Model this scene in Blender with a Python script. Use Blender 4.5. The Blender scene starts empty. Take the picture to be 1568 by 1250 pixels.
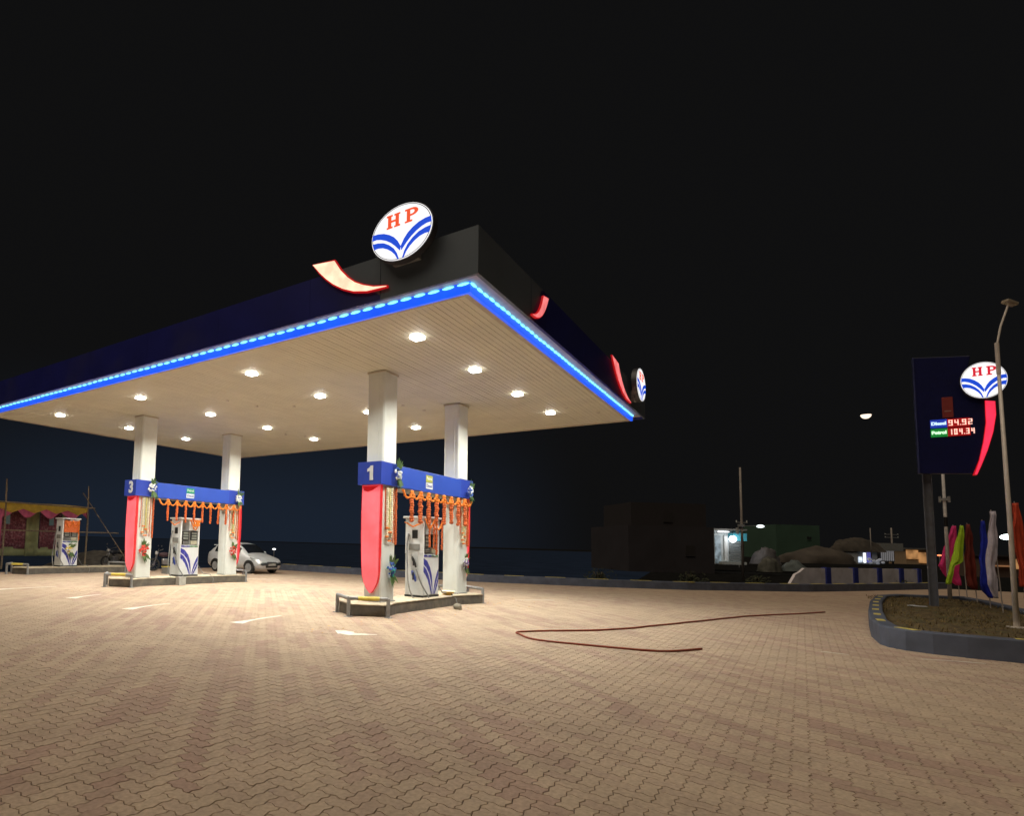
import bpy, bmesh, math, random
import numpy as np
from mathutils import Vector, Matrix, noise
random.seed(7)
PI = math.pi
C = bpy.context.scene.collection
sc = bpy.context.scene
# ------------------------------------------------------------------ camera
F_PX, CX, CY = 910.44, 518.4, 753.9            # focal length and optical centre in photo pixels (1568 x 1250)
PITCH, ROLL, YAW = 0.0849, 0.0273, 0.6619
Fw = Vector((math.cos(YAW), math.sin(YAW), 0)); Rt = Vector((math.sin(YAW), -math.cos(YAW), 0)); Zu = Vector((0, 0, 1))
hh = -math.sin(PITCH)*Fw + math.cos(PITCH)*Zu
dd = math.cos(PITCH)*Fw + math.sin(PITCH)*Zu
rr = math.cos(ROLL)*Rt + math.sin(ROLL)*hh
uu = -math.sin(ROLL)*Rt + math.cos(ROLL)*hh
cam = bpy.data.cameras.new('camera'); co = bpy.data.objects.new('camera', cam); C.objects.link(co)
m = Matrix((rr, uu, -dd)).transposed().to_4x4(); m.translation = (0, 0, 1.6); co.matrix_world = m
cam.sensor_fit = 'HORIZONTAL'; cam.sensor_width = 36
cam.lens = 36*F_PX/1568; cam.shift_x = (784-CX)/1568; cam.shift_y = (CY-625)/1568
cam.clip_start = .05; cam.clip_end = 3000
sc.camera = co
# ------------------------------------------------------------------ world: night sky with a bluish glow low over the station
w = bpy.data.worlds.new('World'); sc.world = w; w.use_nodes = True
nt = w.node_tree; nt.nodes.clear(); N = nt.nodes.new; L = nt.links.new
out = N('ShaderNodeOutputWorld'); bg = N('ShaderNodeBackground'); L(bg.outputs[0], out.inputs[0])
tc = N('ShaderNodeTexCoord'); sep = N('ShaderNodeSeparateXYZ'); L(tc.outputs['Generated'], sep.inputs[0])
dot = N('ShaderNodeVectorMath'); dot.operation = 'DOT_PRODUCT'; L(tc.outputs['Generated'], dot.inputs[0])
ga = YAW + math.radians(9); dot.inputs[1].default_value = (math.cos(ga), math.sin(ga), 0)
az = N('ShaderNodeMapRange'); az.interpolation_type = 'SMOOTHSTEP'; az.inputs[1].default_value = .84; az.inputs[2].default_value = .99; L(dot.outputs['Value'], az.inputs[0])
el = N('ShaderNodeMapRange'); el.interpolation_type = 'SMOOTHSTEP'; el.inputs[1].default_value = .30; el.inputs[2].default_value = .02; L(sep.outputs['Z'], el.inputs[0])
mu = N('ShaderNodeMath'); mu.operation = 'MULTIPLY'; L(az.outputs[0], mu.inputs[0]); L(el.outputs[0], mu.inputs[1])
mx = N('ShaderNodeMix'); mx.data_type = 'RGBA'; L(mu.outputs[0], mx.inputs[0])
mx.inputs[6].default_value = (.0050, .0050, .0052, 1); mx.inputs[7].default_value = (.0100, .0155, .0265, 1)
L(mx.outputs[2], bg.inputs[0]); bg.inputs[1].default_value = 1.0
# ------------------------------------------------------------------ added warm fill from behind the viewer to brighten the foreground, very soft
fill_sun = bpy.data.lights.new('fill_sun', 'SUN'); fill_sun.energy = SUNE = 1.15; fill_sun.color = (1.0, .84, .64); fill_sun.angle = math.radians(60)
so = bpy.data.objects.new('fill_sun', fill_sun); C.objects.link(so)
so.rotation_euler = Vector((.40, -.12, -.91)).to_track_quat('-Z', 'Y').to_euler()
sc.view_settings.view_transform = 'Standard'; sc.view_settings.look = 'None'
sc.view_settings.exposure = 0; sc.view_settings.gamma = 1; sc.view_settings.use_curve_mapping = False
try:
    sc.cycles.use_denoising = True; sc.cycles.max_bounces = 8; sc.cycles.sample_clamp_indirect = 4
except Exception: pass
LAMP_W = 128.0
# ------------------------------------------------------------------ materials
MATS = {}
def mat(name, col, rough=.6, metal=0., var=.12, scale=8., bump=0., emis=None, es=0., trans=0., grime=None, spec=None):
    if name in MATS: return MATS[name]
    m = bpy.data.materials.new(name); m.use_nodes = True; nt = m.node_tree; b = nt.nodes['Principled BSDF']
    b.inputs['Roughness'].default_value = rough; b.inputs['Metallic'].default_value = metal
    if spec is not None: b.inputs['Specular IOR Level'].default_value = spec
    if trans: b.inputs['Transmission Weight'].default_value = trans
    g = nt.nodes.new('ShaderNodeNewGeometry')
    t = nt.nodes.new('ShaderNodeTexNoise'); t.inputs['Scale'].default_value = scale; t.inputs['Detail'].default_value = 5
    nt.links.new(g.outputs['Position'], t.inputs['Vector'])
    r = nt.nodes.new('ShaderNodeMapRange'); r.inputs[1].default_value = .3; r.inputs[2].default_value = .7
    r.inputs[3].default_value = 1-var; r.inputs[4].default_value = 1+var; nt.links.new(t.outputs['Fac'], r.inputs[0])
    hs = nt.nodes.new('ShaderNodeHueSaturation'); hs.inputs['Color'].default_value = (*col, 1); nt.links.new(r.outputs[0], hs.inputs['Value'])
    cur = hs.outputs[0]
    if grime:
        t2 = nt.nodes.new('ShaderNodeTexNoise'); t2.inputs['Scale'].default_value = grime[1]; t2.inputs['Detail'].default_value = 8
        nt.links.new(g.outputs['Position'], t2.inputs['Vector'])
        r2 = nt.nodes.new('ShaderNodeMapRange'); r2.inputs[1].default_value = .5; r2.inputs[2].default_value = .72; r2.inputs[4].default_value = grime[2]
        nt.links.new(t2.outputs['Fac'], r2.inputs[0])
        mm = nt.nodes.new('ShaderNodeMix'); mm.data_type = 'RGBA'; nt.links.new(r2.outputs[0], mm.inputs[0]); nt.links.new(cur, mm.inputs[6])
        mm.inputs[7].default_value = (*grime[0], 1); cur = mm.outputs[2]
    nt.links.new(cur, b.inputs['Base Color'])
    if bump:
        bp = nt.nodes.new('ShaderNodeBump'); bp.inputs['Strength'].default_value = bump; bp.inputs['Distance'].default_value = .01
        t3 = nt.nodes.new('ShaderNodeTexNoise'); t3.inputs['Scale'].default_value = scale*7; t3.inputs['Detail'].default_value = 6
        nt.links.new(g.outputs['Position'], t3.inputs['Vector']); nt.links.new(t3.outputs['Fac'], bp.inputs['Height']); nt.links.new(bp.outputs[0], b.inputs['Normal'])
    if emis:
        b.inputs['Emission Color'].default_value = (*emis, 1); b.inputs['Emission Strength'].default_value = es
    MATS[name] = m; return m
def glow(name, col, es, var=.0, scale=3.):
    """a backlit diffuser: emission with a slight unevenness from the tubes inside"""
    if name in MATS: return MATS[name]
    m = mat(name, tuple(min(.8, c*.6+.03) for c in col), .35, emis=col, es=es)
    if var:
        nt = m.node_tree; b = nt.nodes['Principled BSDF']; g = nt.nodes.new('ShaderNodeNewGeometry')
        t = nt.nodes.new('ShaderNodeTexNoise'); t.inputs['Scale'].default_value = scale; nt.links.new(g.outputs['Position'], t.inputs['Vector'])
        r = nt.nodes.new('ShaderNodeMapRange'); r.inputs[1].default_value = .35; r.inputs[2].default_value = .65
        r.inputs[3].default_value = es*(1-var); r.inputs[4].default_value = es*(1+var)
        nt.links.new(t.outputs['Fac'], r.inputs[0]); nt.links.new(r.outputs[0], b.inputs['Emission Strength'])
    return m
WHITE = mat('white_cladding', (.82, .84, .80), .45, var=.04, scale=2, bump=.1, grime=((.5, .46, .4), 1.3, .25))
CEIL = mat('ceiling_panel', (.88, .86, .69), .5, var=.05, scale=1.5)
BLUE = mat('blue_board', (.028, .060, .40), .4, var=.08, scale=3)
FASB = mat('fascia_blue', (.012, .015, .16), .4, var=.15, scale=1.2, grime=((.05, .05, .10), .8, .4))
FASG = mat('fascia_grey', (.105, .135, .17), .45, var=.08, scale=1.5)
STEEL = mat('grey_steel', (.30, .31, .32), .45, .2, var=.12, scale=9, grime=((.14, .12, .10), 6, .5))
YEL = mat('yellow_tape', (.72, .58, .10), .5, var=.1)
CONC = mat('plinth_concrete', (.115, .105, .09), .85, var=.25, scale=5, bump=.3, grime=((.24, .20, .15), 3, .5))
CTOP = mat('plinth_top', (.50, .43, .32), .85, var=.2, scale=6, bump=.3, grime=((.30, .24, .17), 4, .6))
BLACK = mat('black_plastic', (.015, .015, .016), .4, var=.2)
GREYP = mat('grey_plastic', (.22, .22, .21), .5)
WPAINT = mat('pump_white', (.76, .77, .77), .35, var=.03, grime=((.5, .47, .42), 3, .2))
NAVY = mat('navy_print', (.030, .036, .30), .4)
ORANGE = mat('marigold', (.90, .26, .03), .75, var=.3, scale=40, bump=.6)
DKOR = mat('dark_marigold', (.62, .13, .03), .75, var=.35, scale=40, bump=.6)
CREAM = mat('tuberose', (.85, .78, .58), .7, var=.2, scale=40, bump=.5)
LEAF = mat('leaf', (.06, .12, .03), .6, var=.35, scale=30)
HOSE = mat('hose_rubber', (.22, .22, .215), .5)
BAMBOO = mat('bamboo', (.32, .25, .17), .7, var=.3, scale=12)
KERB = mat('kerb_paint', (.085, .10, .145), .75, var=.2, scale=3, bump=.25, grime=((.05, .055, .07), 2.5, .5))
KYEL = mat('kerb_yellow', (.62, .52, .14), .7, var=.25, scale=10)
SOIL = mat('dark_soil', (.014, .014, .014), .95, var=.4, scale=2, bump=.6)
GSOIL = mat('planter_soil', (.10, .070, .030), .95, var=.5, scale=6, bump=1., grime=((.05, .07, .02), 3, .6))
GALV = mat('pole_paint', (.72, .66, .60), .45, .1, var=.12, scale=5)
MARK = mat('road_marking', (.80, .77, .68), .7, var=.1, scale=12, grime=((.5, .42, .32), 9, .5))
E_WHITE = glow('sign_white_light', (1, 1, 1), .98)
E_BLUE = glow('sign_blue_light', (.006, .065, .62), 1.0)
E_ORED = glow('sign_letter_light', (.80, .085, .025), 1.0)
E_RED = glow('sign_red_letter', (.62, .01, .03), 1.0)
E_PINK = glow('red_diffuser', (1.0, .15, .18), .74, .25, 1.6)
E_PINKT = glow('red_totem_light', (1.0, .035, .10), .95, .12, 2.)
E_RIM = glow('red_return', (.65, .004, .010), .55)
E_SWO = glow('swoosh_light', (1.0, .72, .50), 1.15, .15, 5.)
E_LEDWASH = glow('blue_led_wash', (.006, .10, 1.0), .95, .12, 1.2)
E_LED = glow('led_module_light', (.20, .72, 1.0), 2.0)
E_LAMP = glow('lamp_diffuser', (1.0, .97, .92), 22.0)
# ------------------------------------------------------------------ mesh helpers
class MB:
    def __init__(s): s.v = []; s.f = []; s.m = []; s.mi = 0
    def quad(s, *p):
        k = len(s.v); s.v += [tuple(q) for q in p]; s.f.append(tuple(range(k, k+len(p)))); s.m.append(s.mi); return s
    def box(s, x0, x1, y0, y1, z0, z1, M=None):
        k = len(s.v); P = [(x, y, z) for z in (z0, z1) for y in (y0, y1) for x in (x0, x1)]
        if M is not None: P = [tuple(M @ Vector(p)) for p in P]
        s.v += P
        for f in ((0, 2, 3, 1), (4, 5, 7, 6), (0, 1, 5, 4), (2, 6, 7, 3), (0, 4, 6, 2), (1, 3, 7, 5)): s.f.append(tuple(k+i for i in f)); s.m.append(s.mi)
        return s
    def prism(s, pts, a, b, fn, side=None):
        """outline pts (2D) between levels a and b; fn(p, level)->3D"""
        k = len(s.v); n = len(pts); s.v += [tuple(fn(p, a)) for p in pts] + [tuple(fn(p, b)) for p in pts]
        s.f.append(tuple(range(k+n-1, k-1, -1))); s.m.append(s.mi); s.f.append(tuple(range(k+n, k+2*n))); s.m.append(s.mi)
        for i in range(n):
            j = (i+1) % n; s.f.append((k+i, k+j, k+n+j, k+n+i)); s.m.append(s.mi if side is None else side)
        return s
    def tube(s, pts, r, n=8, cap=True):
        pts = [Vector(p) for p in pts]; rings = []; up = None
        for i, p in enumerate(pts):
            t = (pts[min(i+1, len(pts)-1)]-pts[max(i-1, 0)]).normalized()
            if up is None: up = t.orthogonal().normalized()
            up = (up - t*up.dot(t)).normalized(); sd = t.cross(up); ri = r[i] if isinstance(r, (list, tuple)) else r
            k = len(s.v); s.v += [tuple(p + (up*math.cos(2*PI*q/n)+sd*math.sin(2*PI*q/n))*ri) for q in range(n)]; rings.append(k)
        for a, b in zip(rings, rings[1:]):
            for q in range(n): s.f.append((a+q, a+(q+1) % n, b+(q+1) % n, b+q)); s.m.append(s.mi)
        if cap:
            s.f.append(tuple(rings[0]+q for q in reversed(range(n)))); s.m.append(s.mi); s.f.append(tuple(rings[-1]+q for q in range(n))); s.m.append(s.mi)
        return s
    def ball(s, c, r, sq=(1, 1, 1), n=6, k2=4):
        k = len(s.v); c = Vector(c); s.v.append(tuple(c+Vector((0, 0, -r*sq[2]))))
        for j in range(1, k2):
            a = -PI/2+PI*j/k2
            for i in range(n): s.v.append((c.x+r*sq[0]*math.cos(a)*math.cos(2*PI*i/n), c.y+r*sq[1]*math.cos(a)*math.sin(2*PI*i/n), c.z+r*sq[2]*math.sin(a)))
        s.v.append(tuple(c+Vector((0, 0, r*sq[2])))); e = len(s.v)-1
        for i in range(n):
            j = (i+1) % n; s.f.append((k, k+1+j, k+1+i)); s.m.append(s.mi); b = k+1+(k2-2)*n; s.f.append((b+i, b+j, e)); s.m.append(s.mi)
        for q in range(k2-2):
            a = k+1+q*n
            for i in range(n): j = (i+1) % n; s.f.append((a+i, a+j, a+n+j, a+n+i)); s.m.append(s.mi)
        return s
    def mesh(s, name, mats, smooth=False):
        me = bpy.data.meshes.new(name); me.from_pydata(s.v, [], s.f)
        for mm in (mats if isinstance(mats, (list, tuple)) else [mats]): me.materials.append(mm)
        if any(s.m): me.polygons.foreach_set('material_index', s.m)
        if smooth: me.polygons.foreach_set('use_smooth', [True]*len(me.polygons))
        me.validate(); me.update()
        bm = bmesh.new(); bm.from_mesh(me); bmesh.ops.recalc_face_normals(bm, faces=bm.faces); bm.to_mesh(me); bm.free()
        return me
    def obj(s, name, mats, parent=None, smooth=False, bevel=0, label=None):
        o = bpy.data.objects.new(name, s.mesh(name, mats, smooth)); C.objects.link(o)
        if parent: o.parent = parent
        if label: o['label'] = label
        if bevel:
            b = o.modifiers.new('bevel', 'BEVEL'); b.width = bevel; b.segments = 2; b.limit_method = 'ANGLE'
        return o
def box(*a, M=None): return MB().box(*a, M=M)
def tag(o, label, cat, group=None):
    o['label'] = label; o['category'] = cat
    if group: o['group'] = group
    return o
def thing(name, loc, label, cat, group=None, rz=0):
    o = bpy.data.objects.new(name, None); C.objects.link(o); o.location = loc; o.rotation_euler = (0, 0, rz); o.empty_display_size = .2
    return tag(o, label, cat, group)
def struct(o): o['kind'] = 'structure'; return o
def dup(o, label=None, parent=None):
    c = o.copy(); C.objects.link(c)
    if parent is not None: c.parent = parent; c.matrix_parent_inverse = o.matrix_parent_inverse
    if label: c['label'] = label
    for ch in list(o.children): dup(ch, None, c)
    return c
def text_mesh(txt, size, fn, material, name, parent, depth=.01, off=.0, ax='CENTER'):
    cu = bpy.data.curves.new('t', 'FONT'); cu.body = txt; cu.size = size; cu.extrude = depth; cu.offset = off; cu.align_x = ax; cu.align_y = 'CENTER'
    cu.resolution_u = 4
    to = bpy.data.objects.new('t', cu); C.objects.link(to); dg = bpy.context.evaluated_depsgraph_get(); me = bpy.data.meshes.new_from_object(to.evaluated_get(dg))
    bpy.data.objects.remove(to); bpy.data.curves.remove(cu)
    for v in me.vertices: v.co = Vector(fn(v.co.x, v.co.y, v.co.z))
    me.materials.clear(); me.materials.append(material); me.update(); o = bpy.data.objects.new(name, me); C.objects.link(o); o.parent = parent; return o
# ------------------------------------------------------------------ ground, forecourt paving
g = MB(); n = 72
g.v.append((0, 0, -.06))
for R in (60, 400, 1500): g.v += [(R*math.cos(2*PI*i/n), R*math.sin(2*PI*i/n), -.06) for i in range(n)]
for i in range(n):
    j = (i+1) % n; g.f.append((0, 1+i, 1+j))
    for q in (0, 1): g.f.append((1+q*n+i, 1+(q+1)*n+i, 1+(q+1)*n+j, 1+q*n+j))
g.m = [0]*len(g.f)
struct(g.obj('ground', SOIL))
GLOW_GROUND = mat('night_glow_tint', (.020, .032, .062), .95, var=.2, scale=.4)  # blue night glow behind the kerb painted into the ground colour
MB().quad((24.4, 26, -.055), (25.6, 11.5, -.055), (28.5, 6.2, -.055), (420, 60, -.055), (560, 700, -.055), (-60, 900, -.055), (-60, 26.3, -.055)).obj('glow_tinted_ground', GLOW_GROUND)['kind'] = 'structure'
BOUND = [(-8, 26.2), (-8, -14), (46, -14), (46, -6.2), (37.5, -2.2), (33.7, -.2), (29.2, 3.9), (27.6, 6.5), (25.4, 11.6), (24.75, 17.4), (24.3, 22.5), (24.1, 26.2)]
def raylen(th):
    dx, dy = math.cos(th), math.sin(th); best = 1e9
    for (x0, y0), (x1, y1) in zip(BOUND, BOUND[1:]+BOUND[:1]):
        ex, ey = x1-x0, y1-y0; D = dx*ey-dy*ex
        if abs(D) < 1e-9: continue
        t = (x0*ey-y0*ex)/D; s_ = (x0*dy-y0*dx)/D
        if t > 0 and -1e-6 <= s_ <= 1+1e-6: best = min(best, t)
    return best
PR = 20.0
def pr_(th):
    d = (th-YAW+PI) % (2*PI)-PI
    d = d+math.radians(12)      # the wedge leans to the right where the frame reaches furthest
    return PR if abs(d) < math.radians(56) else (2.2 if abs(d) > math.radians(60) else 2.2+(PR-2.2)*(1-(abs(d)-math.radians(56))/math.radians(4)))
angs = sorted(set([2*PI*i/180 for i in range(180)] + [math.atan2(y, x) % (2*PI) for x, y in BOUND]))
fo = MB()
for a in angs:
    p, o_ = pr_(a), raylen(a); o_ = max(o_, p+.3)
    fo.v += [(p*math.cos(a), p*math.sin(a), -.003), (o_*math.cos(a), o_*math.sin(a), -.003)]
for i in range(len(angs)): j = (i+1) % len(angs); fo.f.append((2*i, 2*i+1, 2*j+1, 2*j))
fo.m = [0]*len(fo.f)
def paver_mat(attr):
    m = bpy.data.materials.new('paver_surface'); m.use_nodes = True; nt = m.node_tree; b = nt.nodes['Principled BSDF']; b.inputs['Roughness'].default_value = .82
    b.inputs['Specular IOR Level'].default_value = .3
    g = nt.nodes.new('ShaderNodeNewGeometry'); Lk = nt.links.new
    ramp = nt.nodes.new('ShaderNodeValToRGB'); e = ramp.color_ramp.elements
    e[0].position = 0; e[0].color = (.410, .278, .222, 1); e[1].position = 1; e[1].color = (.510, .395, .288, 1)
    x = e.new(.35); x.color = (.445, .322, .248, 1); x = e.new(.55); x.color = (.478, .362, .270, 1)
    if attr:
        a = nt.nodes.new('ShaderNodeAttribute'); a.attribute_name = 'tone'; src = a.outputs['Fac']
    else:
        br = nt.nodes.new('ShaderNodeTexVoronoi'); br.inputs['Scale'].default_value = 6; Lk(g.outputs['Position'], br.inputs['Vector']); sp = nt.nodes.new('ShaderNodeSeparateColor'); Lk(br.outputs['Color'], sp.inputs[0]); src = sp.outputs[0]
    big = nt.nodes.new('ShaderNodeTexNoise'); big.inputs['Scale'].default_value = .35; big.inputs['Detail'].default_value = 3; Lk(g.outputs['Position'], big.inputs['Vector'])
    ad = nt.nodes.new('ShaderNodeMath'); ad.operation = 'MULTIPLY_ADD'; Lk(big.outputs['Fac'], ad.inputs[0]); ad.inputs[1].default_value = 1.1
    s2 = nt.nodes.new('ShaderNodeMath'); s2.operation = 'MULTIPLY_ADD'; Lk(src, s2.inputs[0]); s2.inputs[1].default_value = .80; s2.inputs[2].default_value = -.38; Lk(s2.outputs[0], ad.inputs[2])
    Lk(ad.outputs[0], ramp.inputs[0])
    fn = nt.nodes.new('ShaderNodeTexNoise'); fn.inputs['Scale'].default_value = 30; fn.inputs['Detail'].default_value = 7; Lk(g.outputs['Position'], fn.inputs['Vector'])
    st = nt.nodes.new('ShaderNodeTexNoise'); st.inputs['Scale'].default_value = 1.7; st.inputs['Detail'].default_value = 6; Lk(g.outputs['Position'], st.inputs['Vector'])
    r = nt.nodes.new('ShaderNodeMapRange'); r.inputs[1].default_value = .3; r.inputs[2].default_value = .7; r.inputs[3].default_value = .84; r.inputs[4].default_value = 1.14; Lk(fn.outputs['Fac'], r.inputs[0])
    r2 = nt.nodes.new('ShaderNodeMapRange'); r2.inputs[1].default_value = .3; r2.inputs[2].default_value = .62; r2.inputs[3].default_value = .88; r2.inputs[4].default_value = 1.04; Lk(st.outputs['Fac'], r2.inputs[0])
    mm = nt.nodes.new('ShaderNodeMath'); mm.operation = 'MULTIPLY'; Lk(r.outputs[0], mm.inputs[0]); Lk(r2.outputs[0], mm.inputs[1])
    hs = nt.nodes.new('ShaderNodeHueSaturation'); Lk(ramp.outputs[0], hs.inputs['Color']); Lk(mm.outputs[0], hs.inputs['Value']); Lk(hs.outputs[0], b.inputs['Base Color'])
    bp = nt.nodes.new('ShaderNodeBump'); bp.inputs['Strength'].default_value = .25; bp.inputs['Distance'].default_value = .004
    f2 = nt.nodes.new('ShaderNodeTexNoise'); f2.inputs['Scale'].default_value = 180; f2.inputs['Detail'].default_value = 3; Lk(g.outputs['Position'], f2.inputs['Vector']); Lk(f2.outputs['Fac'], bp.inputs['Height']); Lk(bp.outputs[0], b.inputs['Normal'])
    return m
PAV = paver_mat(True); PAVF = paver_mat(False)
for m_ in (SOIL, GLOW_GROUND): m_.node_tree.nodes['Principled BSDF'].inputs['Specular IOR Level'].default_value = 0
JOINT = mat('joint_sand', (.085, .058, .04), .95, var=.3, scale=20)
forecourt = struct(fo.obj('forecourt', PAVF))
bd = MB(); bd.v.append((0, 0, -.008))
for a in angs: bd.v.append(((pr_(a)+.1)*math.cos(a), (pr_(a)+.1)*math.sin(a), -.008))
for i in range(len(angs)): bd.f.append((0, 1+i, 1+(i+1) % len(angs)))
bd.m = [0]*len(bd.f); jb = bd.obj('joint_bed', JOINT, forecourt)
PW = .115
def paver_outline(vert):
    """outline of one zigzag paver: two cells long along x (or y); every unit edge carries the same S-bend"""
    t0, h = .30, .0105; P = []
    def hx(i, j, back=False):
        q = [(i*PW, j*PW), ((i+t0)*PW, j*PW+h), ((i+1-t0)*PW, j*PW-h), ((i+1)*PW, j*PW)]; P.extend(q[:0:-1] if back else q[:-1])
    def vy(i, j, back=False):
        q = [(i*PW, j*PW), (i*PW-h, (j+t0)*PW), (i*PW+h, (j+1-t0)*PW), (i*PW, (j+1)*PW)]; P.extend(q[:0:-1] if back else q[:-1])
    if not vert: hx(0, 0); hx(1, 0); vy(2, 0); hx(1, 1, True); hx(0, 1, True); vy(0, 0, True)
    else: hx(0, 0); vy(1, 0); vy(1, 1); hx(0, 2, True); vy(0, 1, True); vy(0, 0, True)
    return np.array(P)
def paver_geo(vert):
    o = paver_outline(vert); nn = len(o); c = o.mean(0)
    def inset(d):
        r = []
        for i in range(nn):
            a, b_, c_ = o[i-1], o[i], o[(i+1) % nn]; e1 = (b_-a)/np.linalg.norm(b_-a); e2 = (c_-b_)/np.linalg.norm(c_-b_)
            n1 = np.array([-e1[1], e1[0]]); n2 = np.array([-e2[1], e2[0]]); bi = n1+n2; bi /= max(.4, np.dot(bi, bi)/2*1.0)
            r.append(b_+bi*d*1.0)
        return np.array(r)
    A = inset(.0042); B = inset(.0018)
    V = np.vstack([np.c_[A, np.zeros(nn)], np.c_[B, np.full(nn, -.008)]]); V[:, :2] -= c
    Fc = [tuple(range(nn))] + [(i, nn+i, nn+(i+1) % nn, (i+1) % nn) for i in range(nn)]
    return V, Fc, c
PG = {0: paver_geo(False), 1: paver_geo(True)}
cells = []
lim = int(PR/PW)+3
for i in range(-lim, lim):
    for j in range(-lim, lim):
        k = (i-j) % 4
        if k == 0: vt = 0
        elif k == 3: vt = 1
        else: continue
        c = PG[vt][2]; x, y = i*PW+c[0], j*PW+c[1]
        r = math.hypot(x, y)
        if r > PR+.15 or r < .9: continue
        if r > pr_(math.atan2(y, x)) + .12: continue
        if r < 2.6 and (x*Fw.x+y*Fw.y) < .2: continue
        if x > 14.35 and y < -1.35: continue
        fwd = x*Fw.x+y*Fw.y; lat = x*Rt.x+y*Rt.y
        if fwd > .5 and (lat/fwd > 1.32 or lat/fwd < -.75): lo = 1
        else: lo = 0
        cells.append((r + (20 if (fwd < 2.9 or lat/max(fwd, .1) > 1.18 or lat/max(fwd, .1) < -.6) else 0), x, y, vt, i, j))
cells.sort()
def tone(i, j, vt):
    # the pink blocks run in short stretches along the laying courses
    rn = random.Random(((i-j)*7919+((i+j+3*(i-j)) // 17)*104729) & 0xffffff).random()
    return max(0, min(1, (random.uniform(0, .35) if rn < .24 else random.uniform(.35, .8) if vt else random.uniform(.6, 1))))  # blocks laid along y toned lower: light off each laying direction painted in
vars_ = {}
for vt in (0, 1):
    V, Fc, c = PG[vt]
    for q in range(10):
        me = bpy.data.meshes.new('paver'); me.from_pydata([tuple(v) for v in V], [], Fc); me.materials.append(PAV)
        at = me.attributes.new('tone', 'FLOAT', 'POINT'); at.data.foreach_set('value', [q/9]*len(V)); me.update(); vars_[vt, q] = me
for r, x, y, vt, i, j in cells[:300]:
    o = bpy.data.objects.new('paver', vars_[vt, int(tone(i, j, vt)*9.99)]); o.location = (x, y, random.uniform(-.002, .0005))
    o.rotation_euler = (random.gauss(0, .006), random.gauss(0, .006), random.gauss(0, .010)); o.parent = forecourt; C.objects.link(o)
rest = cells[300:]; VV = []; FF = []; TT = []; base = 0
for r, x, y, vt, i, j in rest:
    V, Fc, c = PG[vt]; P = V.copy(); a, b_ = random.gauss(0, .006), random.gauss(0, .006); P[:, 2] += P[:, 0]*a + P[:, 1]*b_ + random.uniform(-.002, .0005); P[:, 0] += x; P[:, 1] += y
    VV.append(P); FF += [tuple(base+q for q in f) for f in Fc]; TT += [tone(i, j, vt)]*len(P); base += len(P)
me = bpy.data.meshes.new('paver_field'); me.from_pydata(np.vstack(VV).tolist(), [], FF); me.materials.append(PAV)
at = me.attributes.new('tone', 'FLOAT', 'POINT'); at.data.foreach_set('value', TT); me.update()
pf = bpy.data.objects.new('paver_field', me); pf['kind'] = 'stuff'; pf.parent = forecourt; C.objects.link(pf)
# painted lane marks: thin worn strokes with a hooked head
def stroke(pts, w, name='painted_mark'):
    s = MB(); pts = [Vector((*p, 0)) for p in pts]
    for i, p in enumerate(pts):
        t = (pts[min(i+1, len(pts)-1)]-pts[max(i-1, 0)]).normalized(); nrm = Vector((-t.y, t.x, 0)); ww = w[i] if isinstance(w, list) else w
        s.v += [tuple(p+nrm*ww/2+Vector((0, 0, .004))), tuple(p-nrm*ww/2+Vector((0, 0, .004)))]
    for i in range(len(pts)-1): s.f.append((2*i, 2*i+1, 2*i+3, 2*i+2)); s.m.append(0)
    return s.obj(name, MARK, forecourt)
for (a, b_) in (((7.6, 18.35), (9.4, 18.3)), ((7.95, 14.95), (9.1, 15.25)), ((7.7, 12.05), (9.15, 12.25)), ((8.0, 8.85), (9.5, 8.85))):
    a = Vector(a); b_ = Vector(b_); d = (b_-a)
    stroke([a+d*t+Vector((0, .22*math.sin(t*PI*.5))) - Vector((0, .20)) for t in (0, .1, .2, .35, .6, 1)], [.30, .26, .17, .10, .085, .05])
stroke([(8.55, 6.62), (8.62, 6.55), (8.62, 6.42), (8.55, 6.3), (8.72, 6.12), (8.85, 5.95)], [.42, .40, .34, .26, .15, .04])
stroke([(17.65, 6.96), (18.3, 6.6), (18.85, 6.1)], .06); stroke([(13.35, -1.45), (13.5, -1.75), (13.62, -2.2)], .05); stroke([(13.0, -.2), (12.95, -.55)], .05)
stroke([(18.4, 11.3), (19.1, 10.9)], .1); stroke([(15.6, 19.5), (16.9, 18.6), (18.2, 17.2)], .1)
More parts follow.
